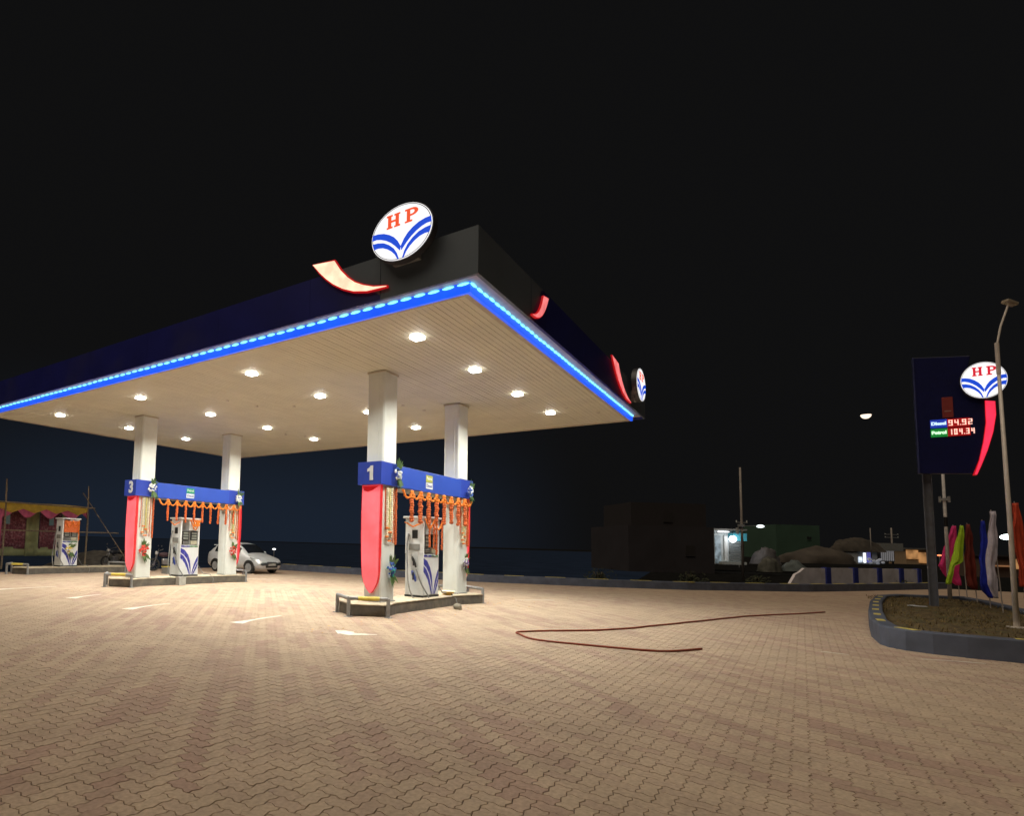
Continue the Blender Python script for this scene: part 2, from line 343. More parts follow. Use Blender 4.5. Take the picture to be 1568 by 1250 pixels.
# ------------------------------------------------------------------ kerb walls
def offset_poly(pts, d):
    res = []
    for i, p in enumerate(pts):
        a = Vector(pts[max(i-1, 0)]); b_ = Vector(pts[min(i+1, len(pts)-1)]); t = (b_-a).normalized(); res.append((p[0]-t.y*d, p[1]+t.x*d))
    return res
def resample(pts, step):
    out = [Vector(pts[0])]; 
    for a, b_ in zip(pts, pts[1:]):
        a = Vector(a); b_ = Vector(b_); k = max(1, int((b_-a).length/step))
        out += [a+(b_-a)*q/k for q in range(1, k+1)]
    return [tuple(p) for p in out]
def wall_strip(inner, outer, z0, z1, s):
    """a wall between two polylines, with a small chamfer on the top edges"""
    k = len(s.v); n_ = len(inner); ch = .02
    for a, b_ in zip(inner, outer):
        ax = Vector(a); bx = Vector(b_); d = (bx-ax).normalized()*ch
        s.v += [(ax.x, ax.y, z0), (ax.x, ax.y, z1-ch), (ax.x+d.x, ax.y+d.y, z1), (bx.x-d.x, bx.y-d.y, z1), (bx.x, bx.y, z1-ch), (bx.x, bx.y, z0)]
    for i in range(n_-1):
        for q in range(5): s.f.append((k+6*i+q, k+6*i+6+q, k+6*i+7+q, k+6*i+1+q)); s.m.append(0)
    s.f.append(tuple(k+q for q in range(6))); s.f.append(tuple(k+6*(n_-1)+q for q in reversed(range(6)))); s.m += [0, 0]
    return s
def along(pts, step, ln, start=0.4):
    """centres and directions of dashes along a polyline"""
    res = []; d = start
    segs = [(Vector(a), Vector(b_)) for a, b_ in zip(pts, pts[1:])]; tot = sum((b_-a).length for a, b_ in segs)
    while d < tot-ln:
        x = d
        for a, b_ in segs:
            l_ = (b_-a).length
            if x <= l_: res.append((a+(b_-a)*x/l_, (b_-a).normalized())); break
            x -= l_
        d += step
    return res
back_line = [(24.1, 26.2), (24.3, 22.5), (24.75, 17.4), (25.4, 11.6), (27.6, 6.5), (29.2, 3.9), (33.7, -.2), (37.5, -2.2), (46, -6.2)]
bl = resample(back_line, 1.0)
kw = thing('kerb_wall', (27.6, 6.5, 0), 'long low slate painted kerb wall with yellow dashes along the back edge of the forecourt', 'kerb wall')
off = Vector((27.6, 6.5, 0))
loc = lambda L_: [(x-off.x, y-off.y) for x, y in L_]
wall_strip(loc(bl), loc(offset_poly(bl, .28)), -.06, .33, MB()).obj('wall', KERB, kw)
dash = box(-.42, .42, -.09, .09, -.006, .006).mesh('yellow_dash', KYEL)
for p, t in along(offset_poly(bl, .13), 1.75, .8):
    o = bpy.data.objects.new('yellow_dash', dash); o.parent = kw; o.location = (p.x-off.x, p.y-off.y, .333); o.rotation_euler = (0, 0, math.atan2(t.y, t.x)); C.objects.link(o)
# planter on the right
pl = thing('raised_planter', (14.2, -1.9, 0), 'wedge shaped raised bed of dry earth behind a rounded slate kerb with yellow dashes', 'planter')
out_l = [(14.18, -7.5), (14.16, -4.5), (14.16, -2.1), (14.22, -1.7), (14.38, -1.38), (14.65, -1.18), (15.0, -1.09), (16.3, -1.06), (19, -1.2), (23.0, -1.5), (26.6, -1.9), (28.2, -2.5), (29.2, -4.3), (27, -4.55), (22, -4.6), (18, -5.5), (16, -7.5)]
po = Vector((14.2, -1.9, 0)); ol = [(x-po.x, y-po.y) for x, y in resample(out_l, .5)]
il = offset_poly(ol, -.26)
wall_strip(ol, il, -.02, .36, MB()).obj('kerb', KERB, pl)
sl = MB(); cnt = Vector((4.0, -1.0)); ringo = [Vector(p) for p in il]; k0 = 0; NR = 14
for q in range(NR+1):
    for p in ringo:
        c2 = cnt+(p-cnt)*(1-q/NR*.98); zz = .27 + (.05*(1-abs(2*q/NR-1))+.05*noise.noise(Vector((c2.x*1.7, c2.y*1.7, 0)))+.03*noise.noise(Vector((c2.x*6, c2.y*6, 3)))) * (1 if q else 0)
        sl.v.append((c2.x, c2.y, zz))
n_ = len(ringo)
for q in range(NR):
    for i in range(n_): j = (i+1) % n_; sl.f.append((q*n_+i, q*n_+j, (q+1)*n_+j, (q+1)*n_+i)); sl.m.append(0)
sl.f.append(tuple(NR*n_+i for i in range(n_))); sl.m.append(0)
sl.obj('soil', GSOIL, pl, smooth=True)
for p, t in along(offset_poly([(x-po.x, y-po.y) for x, y in out_l[1:4]][::1], -.13), 1.2, .4, .45)+along(offset_poly([(x-po.x, y-po.y) for x, y in out_l[4:11]], -.13), 1.6, .4, .1):
    MB().box(-.19, .19, -.06, .06, -.006, .006).obj('yellow_dash', KYEL, pl).matrix_local = Matrix.Translation((p.x, p.y, .362)) @ Matrix.Rotation(math.atan2(t.y, t.x), 4, 'Z')
# dry grass tufts on the bed: nobody could count them
gr = MB()
for q in range(2600):
    x = random.uniform(14.6, 27.5); y = random.uniform(-4.4, -1.5)
    if y < -1.4-(x-14)*.02 and (y > -4.3):
        a = random.uniform(0, 2*PI); h_ = random.uniform(.03, .09); wd = .012
        b0 = Vector((x, y, .29)); s_ = Vector((math.cos(a), math.sin(a), 0)); ln = Vector((random.gauss(0, .04), random.gauss(0, .04), h_))
        gr.quad(b0-s_*wd, b0+s_*wd, b0+ln)
o = gr.obj('dry_grass', mat('dry_grass', (.16, .115, .045), .9, var=.4, scale=5)); o['kind'] = 'stuff'; o['label'] = 'sparse dry grass on the earth of the raised bed'; o['category'] = 'grass'
# ------------------------------------------------------------------ canopy
U0, U1, V0, V1, ZC = 8.6, 20.26, 4.15, 22.38, 5.71
FU0, FU1, FV0, FV1, FZ0, FZ1 = 8.2, 20.65, 3.79, 22.75, 5.86, 6.56
can = thing('canopy', (0, 0, 0), 'big flat fuel station canopy with slatted cream ceiling, dark fascia and blue light strip', 'canopy')
can.location = (8.6, 4.15, 0); CO = Vector((8.6, 4.15, 0))
def cb(name, m, *a, bevel=0):
    x0, x1, y0, y1, z0, z1 = a
    return box(x0-CO.x, x1-CO.x, y0-CO.y, y1-CO.y, z0, z1).obj(name, m, can, bevel=bevel)
sw = (V1-V0)/152
slm = box(0, U1-U0-.04, .004, sw-.004, 0, .012).mesh('ceiling_slat', CEIL)
for q in range(152):
    o = bpy.data.objects.new('ceiling_slat', slm); o.parent = can; o.location = (.02, q*sw, ZC+random.uniform(0, .002)); C.objects.link(o)
cb('ceiling_backing', mat('ceiling_gap', (.55, .51, .40), .8), U0, U1, V0, V1, ZC+.03, ZC+.05)
LIP = mat('lip_panel', (.58, .50, .42), .5)
for a in ((FU0+.062, U0-.062, FV0+.062, FV1-.062), (U1+.06, FU1-.062, FV0+.03, FV1-.03)): cb('underside_lip', LIP, *a, FZ0, FZ0+.02)
for a in ((U0-.06, U1+.06, FV0+.062, V0-.062), (U0-.06, U1+.06, V1+.06, FV1-.03)): cb('underside_lip', LIP, *a, FZ0, FZ0+.02)
# ceiling edge trim
TR = mat('edge_trim', (.62, .54, .42), .5)
cb('edge_trim', TR, U0-.02, U0+.10, V0-.02, V1+.02, ZC-.012, ZC+.0); cb('edge_trim', TR, U1-.1, U1+.06, V0-.02, V1+.06, ZC-.012, ZC)
cb('edge_trim', TR, U0+.101, U1-.101, V0-.02, V0+.10, ZC-.012, ZC); cb('edge_trim', TR, U0+.101, U1-.101, V1-.1, V1+.06, ZC-.012, ZC)
cb('edge_board', TR, U1+.0, U1+.06, V0-.06, V1+.06, ZC+.001, FZ0-.001); cb('edge_board', TR, U0-.06, U1-.001, V1+.0, V1+.06, ZC+.001, FZ0-.001)
# edge band, its blue emission stands in for the wash of the led modules
cb('led_lit_band', E_LEDWASH, U0-.06, U0-.001, V0-.06, V1-.002, ZC-.03, FZ0-.001); cb('led_lit_band', E_LEDWASH, U0, U1-.002, V0-.06, V0-.001, ZC-.03, FZ0-.001)
ledm = MB().ball((0, 0, 0), .115, (.20, 1, .19), 10, 5).mesh('led_module', E_LED, True)
q = V0+.05
while q < V1:
    o = bpy.data.objects.new('led_module', ledm); o.parent = can; o.location = (U0-.075-CO.x, q-CO.y, FZ0-.028+random.uniform(-.006, .006)); C.objects.link(o); q += .27
q = U0+.05
while q < U1:
    o = bpy.data.objects.new('led_module', ledm); o.parent = can; o.location = (q-CO.x, V0-.075-CO.y, FZ0-.028+random.uniform(-.006, .006)); o.rotation_euler = (0, 0, PI/2); C.objects.link(o); q += .24
# fascias: panel by panel with fine seams
def fascia(axis, fixed, a0, a1, seams, sgn, col):
    pts = [a0]+seams+[a1]
    for i, (p, q) in enumerate(zip(pts, pts[1:])):
        m_ = col(.5*(p+q))
        if axis == 'v': cb('fascia_panel', m_, min(fixed, fixed+.06*sgn), max(fixed, fixed+.06*sgn), p+.002, q-.002, FZ0-.075, FZ1)
        else: cb('fascia_panel', m_, p+.002, q-.002, min(fixed, fixed+.06*sgn), max(fixed, fixed+.06*sgn), FZ0-.075, FZ1)
fascia('v', FU0, FV0, FV1, [5.6]+[7.2+k*2.6 for k in range(6)], 1, lambda c: FASG if c < 5.7 else FASB)
fascia('u', FV0, FU0+.061, FU1-.061, [10.46, 11.3, 13.8, 16.2, 17.3, 18.19], 1, lambda c: FASG if (c < 10.4 or c > 18.2) else FASB)
fascia('v', FU1, FV0, FV1, [FV0+3*k for k in range(1, 6)], -1, lambda c: FASB)
fascia('u', FV1, FU0+.061, FU1-.061, [12, 16], -1, lambda c: FASB)
cb('roof_deck', mat('roof_sheet', (.25, .25, .26), .6), FU0+.07, FU1-.07, FV0+.07, FV1-.07, 6.05, 6.12)
# grey field that continues behind the swoosh on the left face, cut to its inner curve
fld = [(5.6, 5.862), (5.6, 6.558), (6.62, 6.558), (6.45, 6.5), (6.20, 6.28), (5.92, 6.10), (5.72, 5.95)]
MB().prism(fld, 0, 1, lambda p, l: (FU0-CO.x-.004-(.004 if l else 0), p[0]-CO.y, p[1])).obj('grey_field', FASG, can)
MB().prism(fld, 0, 1, lambda p, l: (10.35+(p[0]-5.42)*.62-CO.x, FV0-CO.y-.004-(.004 if l else 0), p[1])).obj('grey_field', FASG, can)
MB().prism(fld, 0, 1, lambda p, l: (18.3-(p[0]-5.42)-CO.x, FV0-CO.y-.004-(.004 if l else 0), p[1])).obj('grey_field', FASG, can)
swo = [(7.13, 6.83), (6.58, 6.78), (6.42, 6.55), (6.26, 6.38), (6.10, 6.25), (5.91, 6.15), (5.70, 6.07), (5.42, 6.01), (5.42, 5.97), (5.62, 5.97), (5.85, 5.98), (6.15, 6.05), (6.40, 6.16), (6.62, 6.30), (6.80, 6.45), (6.95, 6.60)]
def inset_poly(P, d):
    R_ = []
    n_ = len(P); A = sum(P[i][0]*P[(i+1) % n_][1]-P[(i+1) % n_][0]*P[i][1] for i in range(n_)); s_ = 1 if A > 0 else -1
    for i in range(n_):
        a = Vector(P[i-1]); b_ = Vector(P[i]); c_ = Vector(P[(i+1) % n_]); e1 = (b_-a).normalized(); e2 = (c_-b_).normalized()
        n1 = Vector((-e1.y, e1.x))+Vector((-e2.y, e2.x)); n1 = n1.normalized() if n1.length > .1 else Vector((-e1.y, e1.x)); R_.append(tuple(b_+n1*d*s_))
    return R_
E_SWR = glow('swoosh_red_light', (1.0, .22, .22), 1.0, .25, 5.)
def swoosh(fn, m_=E_SWO):
    a = MB().prism(swo, 0, .04, fn).obj('swoosh_return', E_RIM, can)
    b_ = MB().prism(inset_poly(swo, .025), .0405, .046, fn).obj('swoosh_diffuser', m_, a)
swoosh(lambda p, l: (FU0-CO.x-.01-l, p[0]-CO.y, p[1]-.02))
swoosh(lambda p, l: (10.40+(p[0]-5.42)*.52-CO.x, FV0-CO.y-.01-l, 5.83+(p[1]-5.97)*.72), E_SWR)
swoosh(lambda p, l: (18.35-(p[0]-5.42)*1.25-CO.x, FV0-CO.y-.01-l, p[1]-.16), E_SWR)
# ceiling lights
fr = MB(); 
for a in ((-.12, .12, -.12, -.107), (-.12, .12, .107, .12), (-.12, -.107, -.107, .107), (.107, .12, -.107, .107)): fr.box(*a, -.022, 0)
frm = fr.mesh('frame', mat('lamp_frame', (.7, .68, .62), .4)); dfm = MB().box(-.106, .106, -.106, .106, -.045, -.004).mesh('diffuser', E_LAMP)
PXL = {(0, 0): 'first light from the blue corner, nearest of all', }
rowname = ['along the right edge', 'through the near island', 'left of the near island', 'at the left end']
colname = ['front', 'second', 'third', 'rear']
for i in range(4):
    for j in range(4):
        u_, v_ = 9.93+2.633*i, 5.87+4.669*j
        if (i, j) == (2, 1): u_ -= .25
        t = thing('ceiling_light', (u_, v_, ZC-.013), 'square ceiling light, %s of four in the row %s' % (colname[i], rowname[j]), 'ceiling light', 'square lights under the canopy')
        for nm, me in (('frame', frm), ('diffuser', dfm)):
            o = bpy.data.objects.new(nm, me); o.parent = t; C.objects.link(o)
        ld = bpy.data.lights.new('light', 'AREA'); ld.energy = LAMP_W; ld.color = (1, .985, .87); ld.shape = 'SQUARE'; ld.size = .21; ld.spread = math.radians(146)
        lo = bpy.data.objects.new('light', ld); lo.parent = t; lo.location = (0, 0, -.06); C.objects.link(lo)
small = MB().tube([(0, 0, 0), (0, 0, -.02)], .05, 10).mesh('downlight', mat('downlight', (.75, .7, .6), .4))
for k, (u_, v_) in enumerate(((11.6, 13.3), (12.6, 13.1), (13.2, 12.1), (14.8, 9.2), (15.7, 9.0), (17.5, 5.3), (18.6, 4.7), (16.6, 15.6), (17.3, 15.2))):
    o = bpy.data.objects.new('ceiling_sensor', small); o.parent = can; o.location = (u_-CO.x, v_-CO.y, ZC-.001); C.objects.link(o)
# ------------------------------------------------------------------ roundel emblem (HP with two winged leaves), unit ellipse coordinates
def arcband(top, bot): return top+bot[::-1]
UB = arcband([(-.93, .20), (-.75, .19), (-.56, .135), (-.38, .03), (-.22, -.11), (-.10, -.28), (.0, -.50)], [(-.95, .0), (-.80, .0), (-.65, -.05), (-.49, -.14), (-.33, -.27), (-.18, -.44), (-.02, -.66)])
LB = arcband([(-.94, -.12), (-.76, -.135), (-.56, -.20), (-.37, -.34), (-.22, -.51), (-.12, -.70), (-.05, -.93)], [(-.88, -.34), (-.75, -.33), (-.59, -.37), (-.43, -.47), (-.29, -.60), (-.18, -.75), (-.10, -.93)])
mir = lambda P: [(-x, y) for x, y in P][::-1]
def letterH(x0, x1, y0, y1):
    w_ = (x1-x0); s1 = .30*w_; hs = .13*(y1-y0); g_ = .06*w_
    R_ = []
    for a, b_ in ((x0, x0+.44*w_), (x1-.44*w_, x1)):
        R_ += [[(a, y0), (b_, y0), (b_, y0+hs), (a, y0+hs)], [(a, y1-hs), (b_, y1-hs), (b_, y1), (a, y1)]]
        c_ = (a+b_)/2; R_.append([(c_-s1*.42, y0+hs), (c_+s1*.42, y0+hs), (c_+s1*.42, y1-hs), (c_-s1*.42, y1-hs)])
    cy = (y0+y1)/2; R_.append([(x0+.34*w_, cy-hs*.6), (x1-.34*w_, cy-hs*.6), (x1-.34*w_, cy+hs*.6), (x0+.34*w_, cy+hs*.6)])
    return R_
def letterP(x0, x1, y0, y1):
    w_ = (x1-x0); hs = .13*(y1-y0); R_ = [[(x0, y0), (x0+.56*w_, y0), (x0+.56*w_, y0+hs), (x0, y0+hs)], [(x0, y1-hs), (x0+.5*w_, y1-hs), (x0+.5*w_, y1), (x0, y1)]]
    R_.append([(x0+.14*w_, y0+hs), (x0+.40*w_, y0+hs), (x0+.40*w_, y1-hs), (x0+.14*w_, y1-hs)])
    cx, cy = x0+.5*w_, y1-.29*(y1-y0); ro, ri = .29*(y1-y0), .15*(y1-y0); fx = .5*w_/ro
    o_ = [(cx+ro*math.cos(a)*fx, cy+ro*math.sin(a)) for a in [PI/2-PI*k/10 for k in range(11)]]; i_ = [(cx+ri*math.cos(a)*fx*.85, cy+ri*math.sin(a)) for a in [PI/2-PI*k/10 for k in range(11)]]
    for k in range(10): R_.append([o_[k], o_[k+1], i_[k+1], i_[k]])
    for yy, h_ in ((cy-ro, ro-ri), (cy+ri, ro-ri)): R_.append([(x0+.4*w_, yy), (cx, yy), (cx, yy+h_), (x0+.4*w_, yy+h_)])
    return R_
def roundel(parent, rx, rz, fn, letter, thick=.14):
    """fn(a, b, d): a right, b up, d out of the face"""
    circ = [(rx*math.cos(2*PI*k/48), rz*math.sin(2*PI*k/48)) for k in range(48)]
    case = MB().prism(circ, 0, thick, lambda p, l: fn(p[0], p[1], l)).obj('case', mat('sign_case', (.05, .05, .06), .4), parent)
    face = MB().prism([(x*.965, y*.965) for x, y in circ], thick+.001, thick+.012, lambda p, l: fn(p[0], p[1], l)).obj('lit_face', E_WHITE, parent)
    rg = MB()
    for k in range(48):
        a, b_ = 2*PI*k/48, 2*PI*(k+1)/48
        rg.prism([(rx*s_*math.cos(t), rz*s_*math.sin(t)) for s_, t in ((.925, a), (.945, a), (.945, b_), (.925, b_))], thick+.0125, thick+.015, lambda p, l: fn(p[0], p[1], l))
    rg.obj('ring_line', mat('ring_line', (.02, .03, .12), .5), face)
    for P in (UB, LB, mir(UB), mir(LB)):
        n_ = len(P)//2; b_ = MB()
        for k in range(n_-1):
            b_.prism([(x*rx, y*rz) for x, y in (P[k], P[k+1], P[2*n_-2-k], P[2*n_-1-k])], thick+.013, thick+.018, lambda p, l: fn(p[0], p[1], l))
        b_.obj('leaf_band', E_BLUE, face)
    for nm, R_ in (('letter_h', letterH(-.47, -.03, .24, .72)), ('letter_p', letterP(.12, .54, .24, .72))):
        b_ = MB()
        for poly in R_: b_.prism([(x*rx, y*rz) for x, y in poly], thick+.013, thick+.018, lambda p, l: fn(p[0], p[1], l))
        b_.obj(nm, letter, face)
t = thing('roundel_sign', (8.1, 5.04, 6.72), 'lit oval HP emblem with blue leaf bands above the near corner of the canopy', 'sign', 'lit HP roundels')
roundel(t, .60, .485, lambda a, b_, d: (-d, -a, b_), E_ORED)
MB().box(.0, .09, -.25, .25, -.45, -.2).box(.0, .09, -.05, .05, -.35, .1).obj('bracket', STEEL, t)
t = thing('roundel_sign', (18.75, 3.69, 6.42), 'lit oval HP emblem seen nearly edge on at the far right corner of the canopy', 'sign', 'lit HP roundels')
roundel(t, .60, .485, lambda a, b_, d: (a, -d, b_), E_ORED); MB().box(-.25, .25, .0, .09, -.45, -.2).obj('bracket', STEEL, t)
# ------------------------------------------------------------------ columns
CU, CV, DU, DV, WU, WV = 11.466, 7.642, 3.886, 9.669, .59, .484
names = {(0, 0): 'nearest white steel column, carrying the number 1 board', (1, 0): 'rear white column of island 1 with blue and white bouquets', (0, 1): 'front white column of island 3, carrying the number 3 board', (1, 1): 'rear white column of island 3 with the car behind it'}
for (i, j), lb in names.items():
    cx_, cy_ = CU+DU*i+WU/2, CV+DV*j+WV/2
    t = thing('canopy_column', (cx_, cy_, .25), lb, 'column', 'white columns holding the canopy')
    c = .035; o_ = [(-WU/2+c, -WV/2), (WU/2-c, -WV/2), (WU/2, -WV/2+c), (WU/2, WV/2-c), (WU/2-c, WV/2), (-WU/2+c, WV/2), (-WU/2, WV/2-c), (-WU/2, -WV/2+c)]
    MB().prism(o_, 0, ZC-.25-.012, lambda p, l: (p[0], p[1], l)).obj('shaft', WHITE, t, bevel=.006)
    for s_ in (-1, 1):     # raised cladding ribs on the narrow faces
        MB().box(s_*(WU/2)-.008, s_*(WU/2)+.008, -.10, .10, .05, ZC-.27).obj('cover_strip', WHITE, t, bevel=.003)
    MB().box(-WU/2-.02, WU/2+.02, -WV/2-.02, WV/2+.02, 0.0, .03).obj('base_plate', STEEL, t)
    MB().box(-WU/2-.012, WU/2+.012, -WV/2-.012, WV/2+.012, ZC-.25-.045, ZC-.25-.014).obj('collar', TR, t)
# ------------------------------------------------------------------ island plinths, rails, boards, light boxes
def petals(name, parent, c, n_, rad, cols, sz=.045, nrm=(0, -1, 0)):
    for ci, col in enumerate(cols):
        b_ = MB()
        for k in range(n_//len(cols)):
            a = random.uniform(0, 2*PI); r_ = rad*math.sqrt(random.random()); th = random.uniform(0, 1)
            p = Vector(c)+Vector((r_*math.cos(a), -.02-.08*(1-r_/rad)-.03*th, r_*math.sin(a)*1.1)); b_.ball(p, sz*random.uniform(.7, 1.2), (1, .6, .7), 6, 4)
        b_.obj(name, col, parent)
def leaves(parent, c, n_, ln, up=0., spread=PI):
    b_ = MB()
    for k in range(n_):
        a = up+random.uniform(-spread, spread); l_ = ln*random.uniform(.6, 1.1); d = Vector((math.sin(a), random.uniform(-.25, 0), math.cos(a))); s_ = Vector((math.cos(a), 0, -math.sin(a)))*l_*.13
        p = Vector(c); b_.quad(p, p+d*l_*.5+s_, p+d*l_, p+d*l_*.5-s_)
    b_.obj('leaves', LEAF, parent)
def beads(b_, pts, r, jit=.006):
    """a threaded flower string: a bead every diameter along the polyline"""
    P = [Vector(p) for p in pts]; d = 0; 
    for a, c_ in zip(P, P[1:]):
        l_ = (c_-a).length; k = max(1, int(l_/(r*1.05)))
        for q in range(k): b_.ball(a+(c_-a)*q/k+Vector((random.gauss(0, jit), random.gauss(0, jit), 0)), r*random.uniform(.85, 1.15), (1, 1, .8), 6, 4)
WB = mat('white_petals', (.80, .82, .80), .6, bump=.4); TB = mat('blue_petals', (.03, .10, .45), .6); TQ = mat('teal_petals', (.03, .42, .35), .6); RB = mat('red_petals', (.62, .05, .03), .6); PB = mat('violet_petals', (.22, .18, .42), .6)
def plinth(cy_, label, ul=0.):
    t = thing('pump_island', (13.5, cy_, 0), label, 'pump island', 'raised concrete pump islands')
    a = [(-2.78+ul, 0), (-2.42+ul, -.64), (-2.05+ul, -.58), (-1.7+ul, -.47), (1.7-ul, -.47), (2.05-ul, -.60), (2.45-ul, -.72), (2.75-ul, -.3), (2.75-ul, .3), (2.45-ul, .72), (2.05-ul, .60), (1.7-ul, .47), (-1.7+ul, .47), (-2.05+ul, .58), (-2.42+ul, .64)]
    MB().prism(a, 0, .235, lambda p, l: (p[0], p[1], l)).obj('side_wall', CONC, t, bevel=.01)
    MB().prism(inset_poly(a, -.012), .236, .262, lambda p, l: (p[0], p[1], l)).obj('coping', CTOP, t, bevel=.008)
    return t
def rail(x, y, s, label, tape=True):
    t = thing('crash_rail', (x, y, 0), label, 'crash rail', 'angled crash rails at the island ends')
    r_ = .042; H_ = .40; A_, B_, D_ = (s*.50, .70), (0, .0), (s*.50, -.70)
    for p in (A_, B_, D_): MB().tube([(p[0], p[1], 0), (p[0], p[1], H_)], r_, 12).obj('post', STEEL, t, smooth=False); MB().box(p[0]-.07, p[0]+.07, p[1]-.07, p[1]+.07, 0, .012).obj('foot_plate', STEEL, t)
    for a, b_ in ((A_, B_), (B_, D_)):
        a = Vector((*a, H_)); b_ = Vector((*b_, H_)); o = MB().tube([a, b_], r_, 12).obj('top_bar', STEEL, t)
        if tape and b_.y < -.1: MB().tube([a+(b_-a)*.24, a+(b_-a)*.78], r_+.004, 12).obj('yellow_tape', YEL, o)
    return t
def light_box(x, y, s, label):
    """backlit tapering panel on a column's end face; s=-1 faces the viewer"""
    t = thing('red_light_panel', (x, y, 0), label, 'light panel', 'red backlit panels on the columns')
    top, tip = 2.962, .46; rows = [(top, .268), (2.6, .268), (2.2, .266), (1.8, .262), (1.4, .256), (1.1, .248), (.85, .232), (.70, .19), (.56, .11), (tip, .02)]
    pts = [(-w_, z) for z, w_ in rows]+[(w_, z) for z, w_ in rows[::-1]]
    bow = lambda z: .015+.055*math.sin(max(0, min(1, (z-.4)/2.5))*PI*.75)
    b_ = MB(); n_ = len(rows)
    def ring(front): return [(s*(bow(z)-(0 if front else bow(z)))*1.0, y_, z) for y_, z in pts]
    k = 0; b_.v += [(s*.012, y_, z) for y_, z in pts] + [(s*(.04+bow(z)), y_*.985, z) for y_, z in pts]; m_ = len(pts)
    for q in range(m_): b_.f.append((q, (q+1) % m_, m_+(q+1) % m_, m_+q)); b_.m.append(0)
    b_.obj('return', E_RIM, t)
    f_ = MB(); f_.v += [(s*(.042+bow(z)), y_*.93, z-(.012 if z == top else 0)) for y_, z in pts]
    for q in range(n_-1): f_.f.append((q, q+1, m_-2-q, m_-1-q)); f_.m.append(0)
    f_.obj('diffuser', E_PINK, t)
    b2 = MB(); arc = [(-.24, top-.02), (-.20, top-.12), (-.09, top-.16), (.05, top-.12), (.18, top-.05), (.24, top-.02)]
    b2.prism(arc, 0, 1, lambda p, l: (s*(.046+bow(top)+.004*l), -p[0]*1.0, p[1])).obj('dark_arc', E_RIM, t)
def board(cy_, num, pref):
    t = thing('number_board', (13.7, cy_, 2.97), 'blue board over %s with the number %s and a fuel label' % (pref, num), 'sign board', 'blue boards across the column pairs')
    for (a, b_) in ((11.27, 12.10), (15.30, 16.09)):
        o = MB()
        for bx in ((a, CU-.011 if a < 12 else CU+DU-.011, -.33, .33), (CU+WU+.011 if a < 12 else CU+DU+WU+.011, b_, -.33, .33)): o.box(bx[0]-13.7, bx[1]-13.7, bx[2], bx[3], 0, .53)
        c0, c1 = (CU-.011, CU+WU+.011) if a < 12 else (CU+DU-.011, CU+DU+WU+.011)
        for yy in ((-.33, -.254), (.254, .33)): o.box(c0-13.7, c1-13.7, *yy, 0, .53)
        o.obj('collar_board', BLUE, t)
    MB().box(12.102-13.7, 15.298-13.7, -.345, .345, -.02, .50).obj('beam_board', mat('beam_blue', (.035, .085, .46), .38, var=.06, scale=2), t, bevel=.01)
    MB().box(12.15-13.7, 15.25-13.7, -.30, .30, -.035, -.022).obj('bottom_flashing', GREYP, t)
    if num == '1':
        MB().prism([(-.045, -.17), (.045, -.17), (.045, .17), (-.02, .17), (-.06, .12), (-.115, .095), (-.115, .03), (-.045, .05)], 0, .012, lambda p, l: (11.268-13.7-.003-l, -p[0]-.06, .265+p[1])).obj('numeral', WPAINT, t)
    else: text_mesh(num, .52, lambda x, y, z: (11.268-13.7-.006-z, -x-.05, .265+y), WPAINT, 'numeral', t, .006, .02)
    g1 = MB().box(-.40, -.06, -.352, -.346, .24, .42).obj('petrol_label', mat('label_green', (.02, .30, .16), .5) if num == '3' else mat('label_olive', (.40, .42, .06), .5), t)
    text_mesh('Petrol', .115, lambda x, y, z: (-.23+x, -.3535-z, .335+y), WPAINT, 'petrol_text', t, .001, .002)
    MB().box(-.40, -.06, -.352, -.346, .07, .225).obj('diesel_label', mat('label_white', (.75, .78, .80), .5), t)
    text_mesh('Diesel', .115, lambda x, y, z: (-.23+x, -.3535-z, .145+y), NAVY, 'diesel_text', t, .001, .002)
def garland(cy_, label, strings, x0=12.15, x1=15.9, zt=2.90, ln=.54):
    t = thing('marigold_garland', (13.7, cy_-.36, zt), label, 'garland', 'marigold garlands under the blue boards')
    n_ = strings+1; w_ = (x1-x0)/n_
    for k in range(n_):
        a = x0-13.7+w_*k; b_ = MB(); beads(b_, [(a+w_*q/8, -.02, -.17*math.sin(PI*q/8)) for q in range(9)], .034); b_.obj('swag', ORANGE, t)
        if k:
            b_ = MB(); x_ = a
            beads(b_, [(x_, -.02, .0), (x_, -.02, -.22)], .055); b_.obj('tuft', ORANGE, t)
            b_ = MB(); beads(b_, [(x_, -.02, -.22), (x_, -.02, -.22-ln*random.uniform(.9, 1.05))], .058 if strings < 9 else .046); b_.obj('hanging_string', DKOR, t)
def strings_col(x, cy_, label):
    t = thing('flower_strings', (x, cy_, 2.92), label, 'flower strings', 'strings of white flowers hung down the columns')
    for k, (dx, l1, m_, r_) in enumerate(((-.19, 1.0, DKOR, .014), (-.10, 1.25, CREAM, .042), (.0, 1.05, mat('yellow_buds', (.70, .62, .25), .7), .034), (.09, 1.2, CREAM, .042), (.17, 1.3, DKOR, .016), (.275, 1.35, DKOR, .036))):
        b_ = MB(); beads(b_, [(dx, -.03, 0), (dx+random.gauss(0, .006), -.03, -l1)], r_, .002); b_.obj('string', m_, t)
    for dx, z_ in ((-.08, -.95), (.02, -1.05), (-.1, -1.15), (.0, -1.25)):
        b_ = MB(); beads(b_, [(dx-.05, -.05, z_), (dx+.07, -.05, z_)], .03); b_.obj('orange_tie', ORANGE, t)
def bouquet(x, y, z, label, cols, big=1., up=0.4):
    t = thing('bouquet', (x, y, z), label, 'bouquet', 'ribbon and flower bouquets on the columns')
    leaves(t, (0, -.03, .05), 10, .32*big, up, .8); leaves(t, (0, -.03, -.05), 9, .34*big, PI-.35, .5); petals('petals', t, (0, 0, 0), 34, .15*big, cols, .038*big)
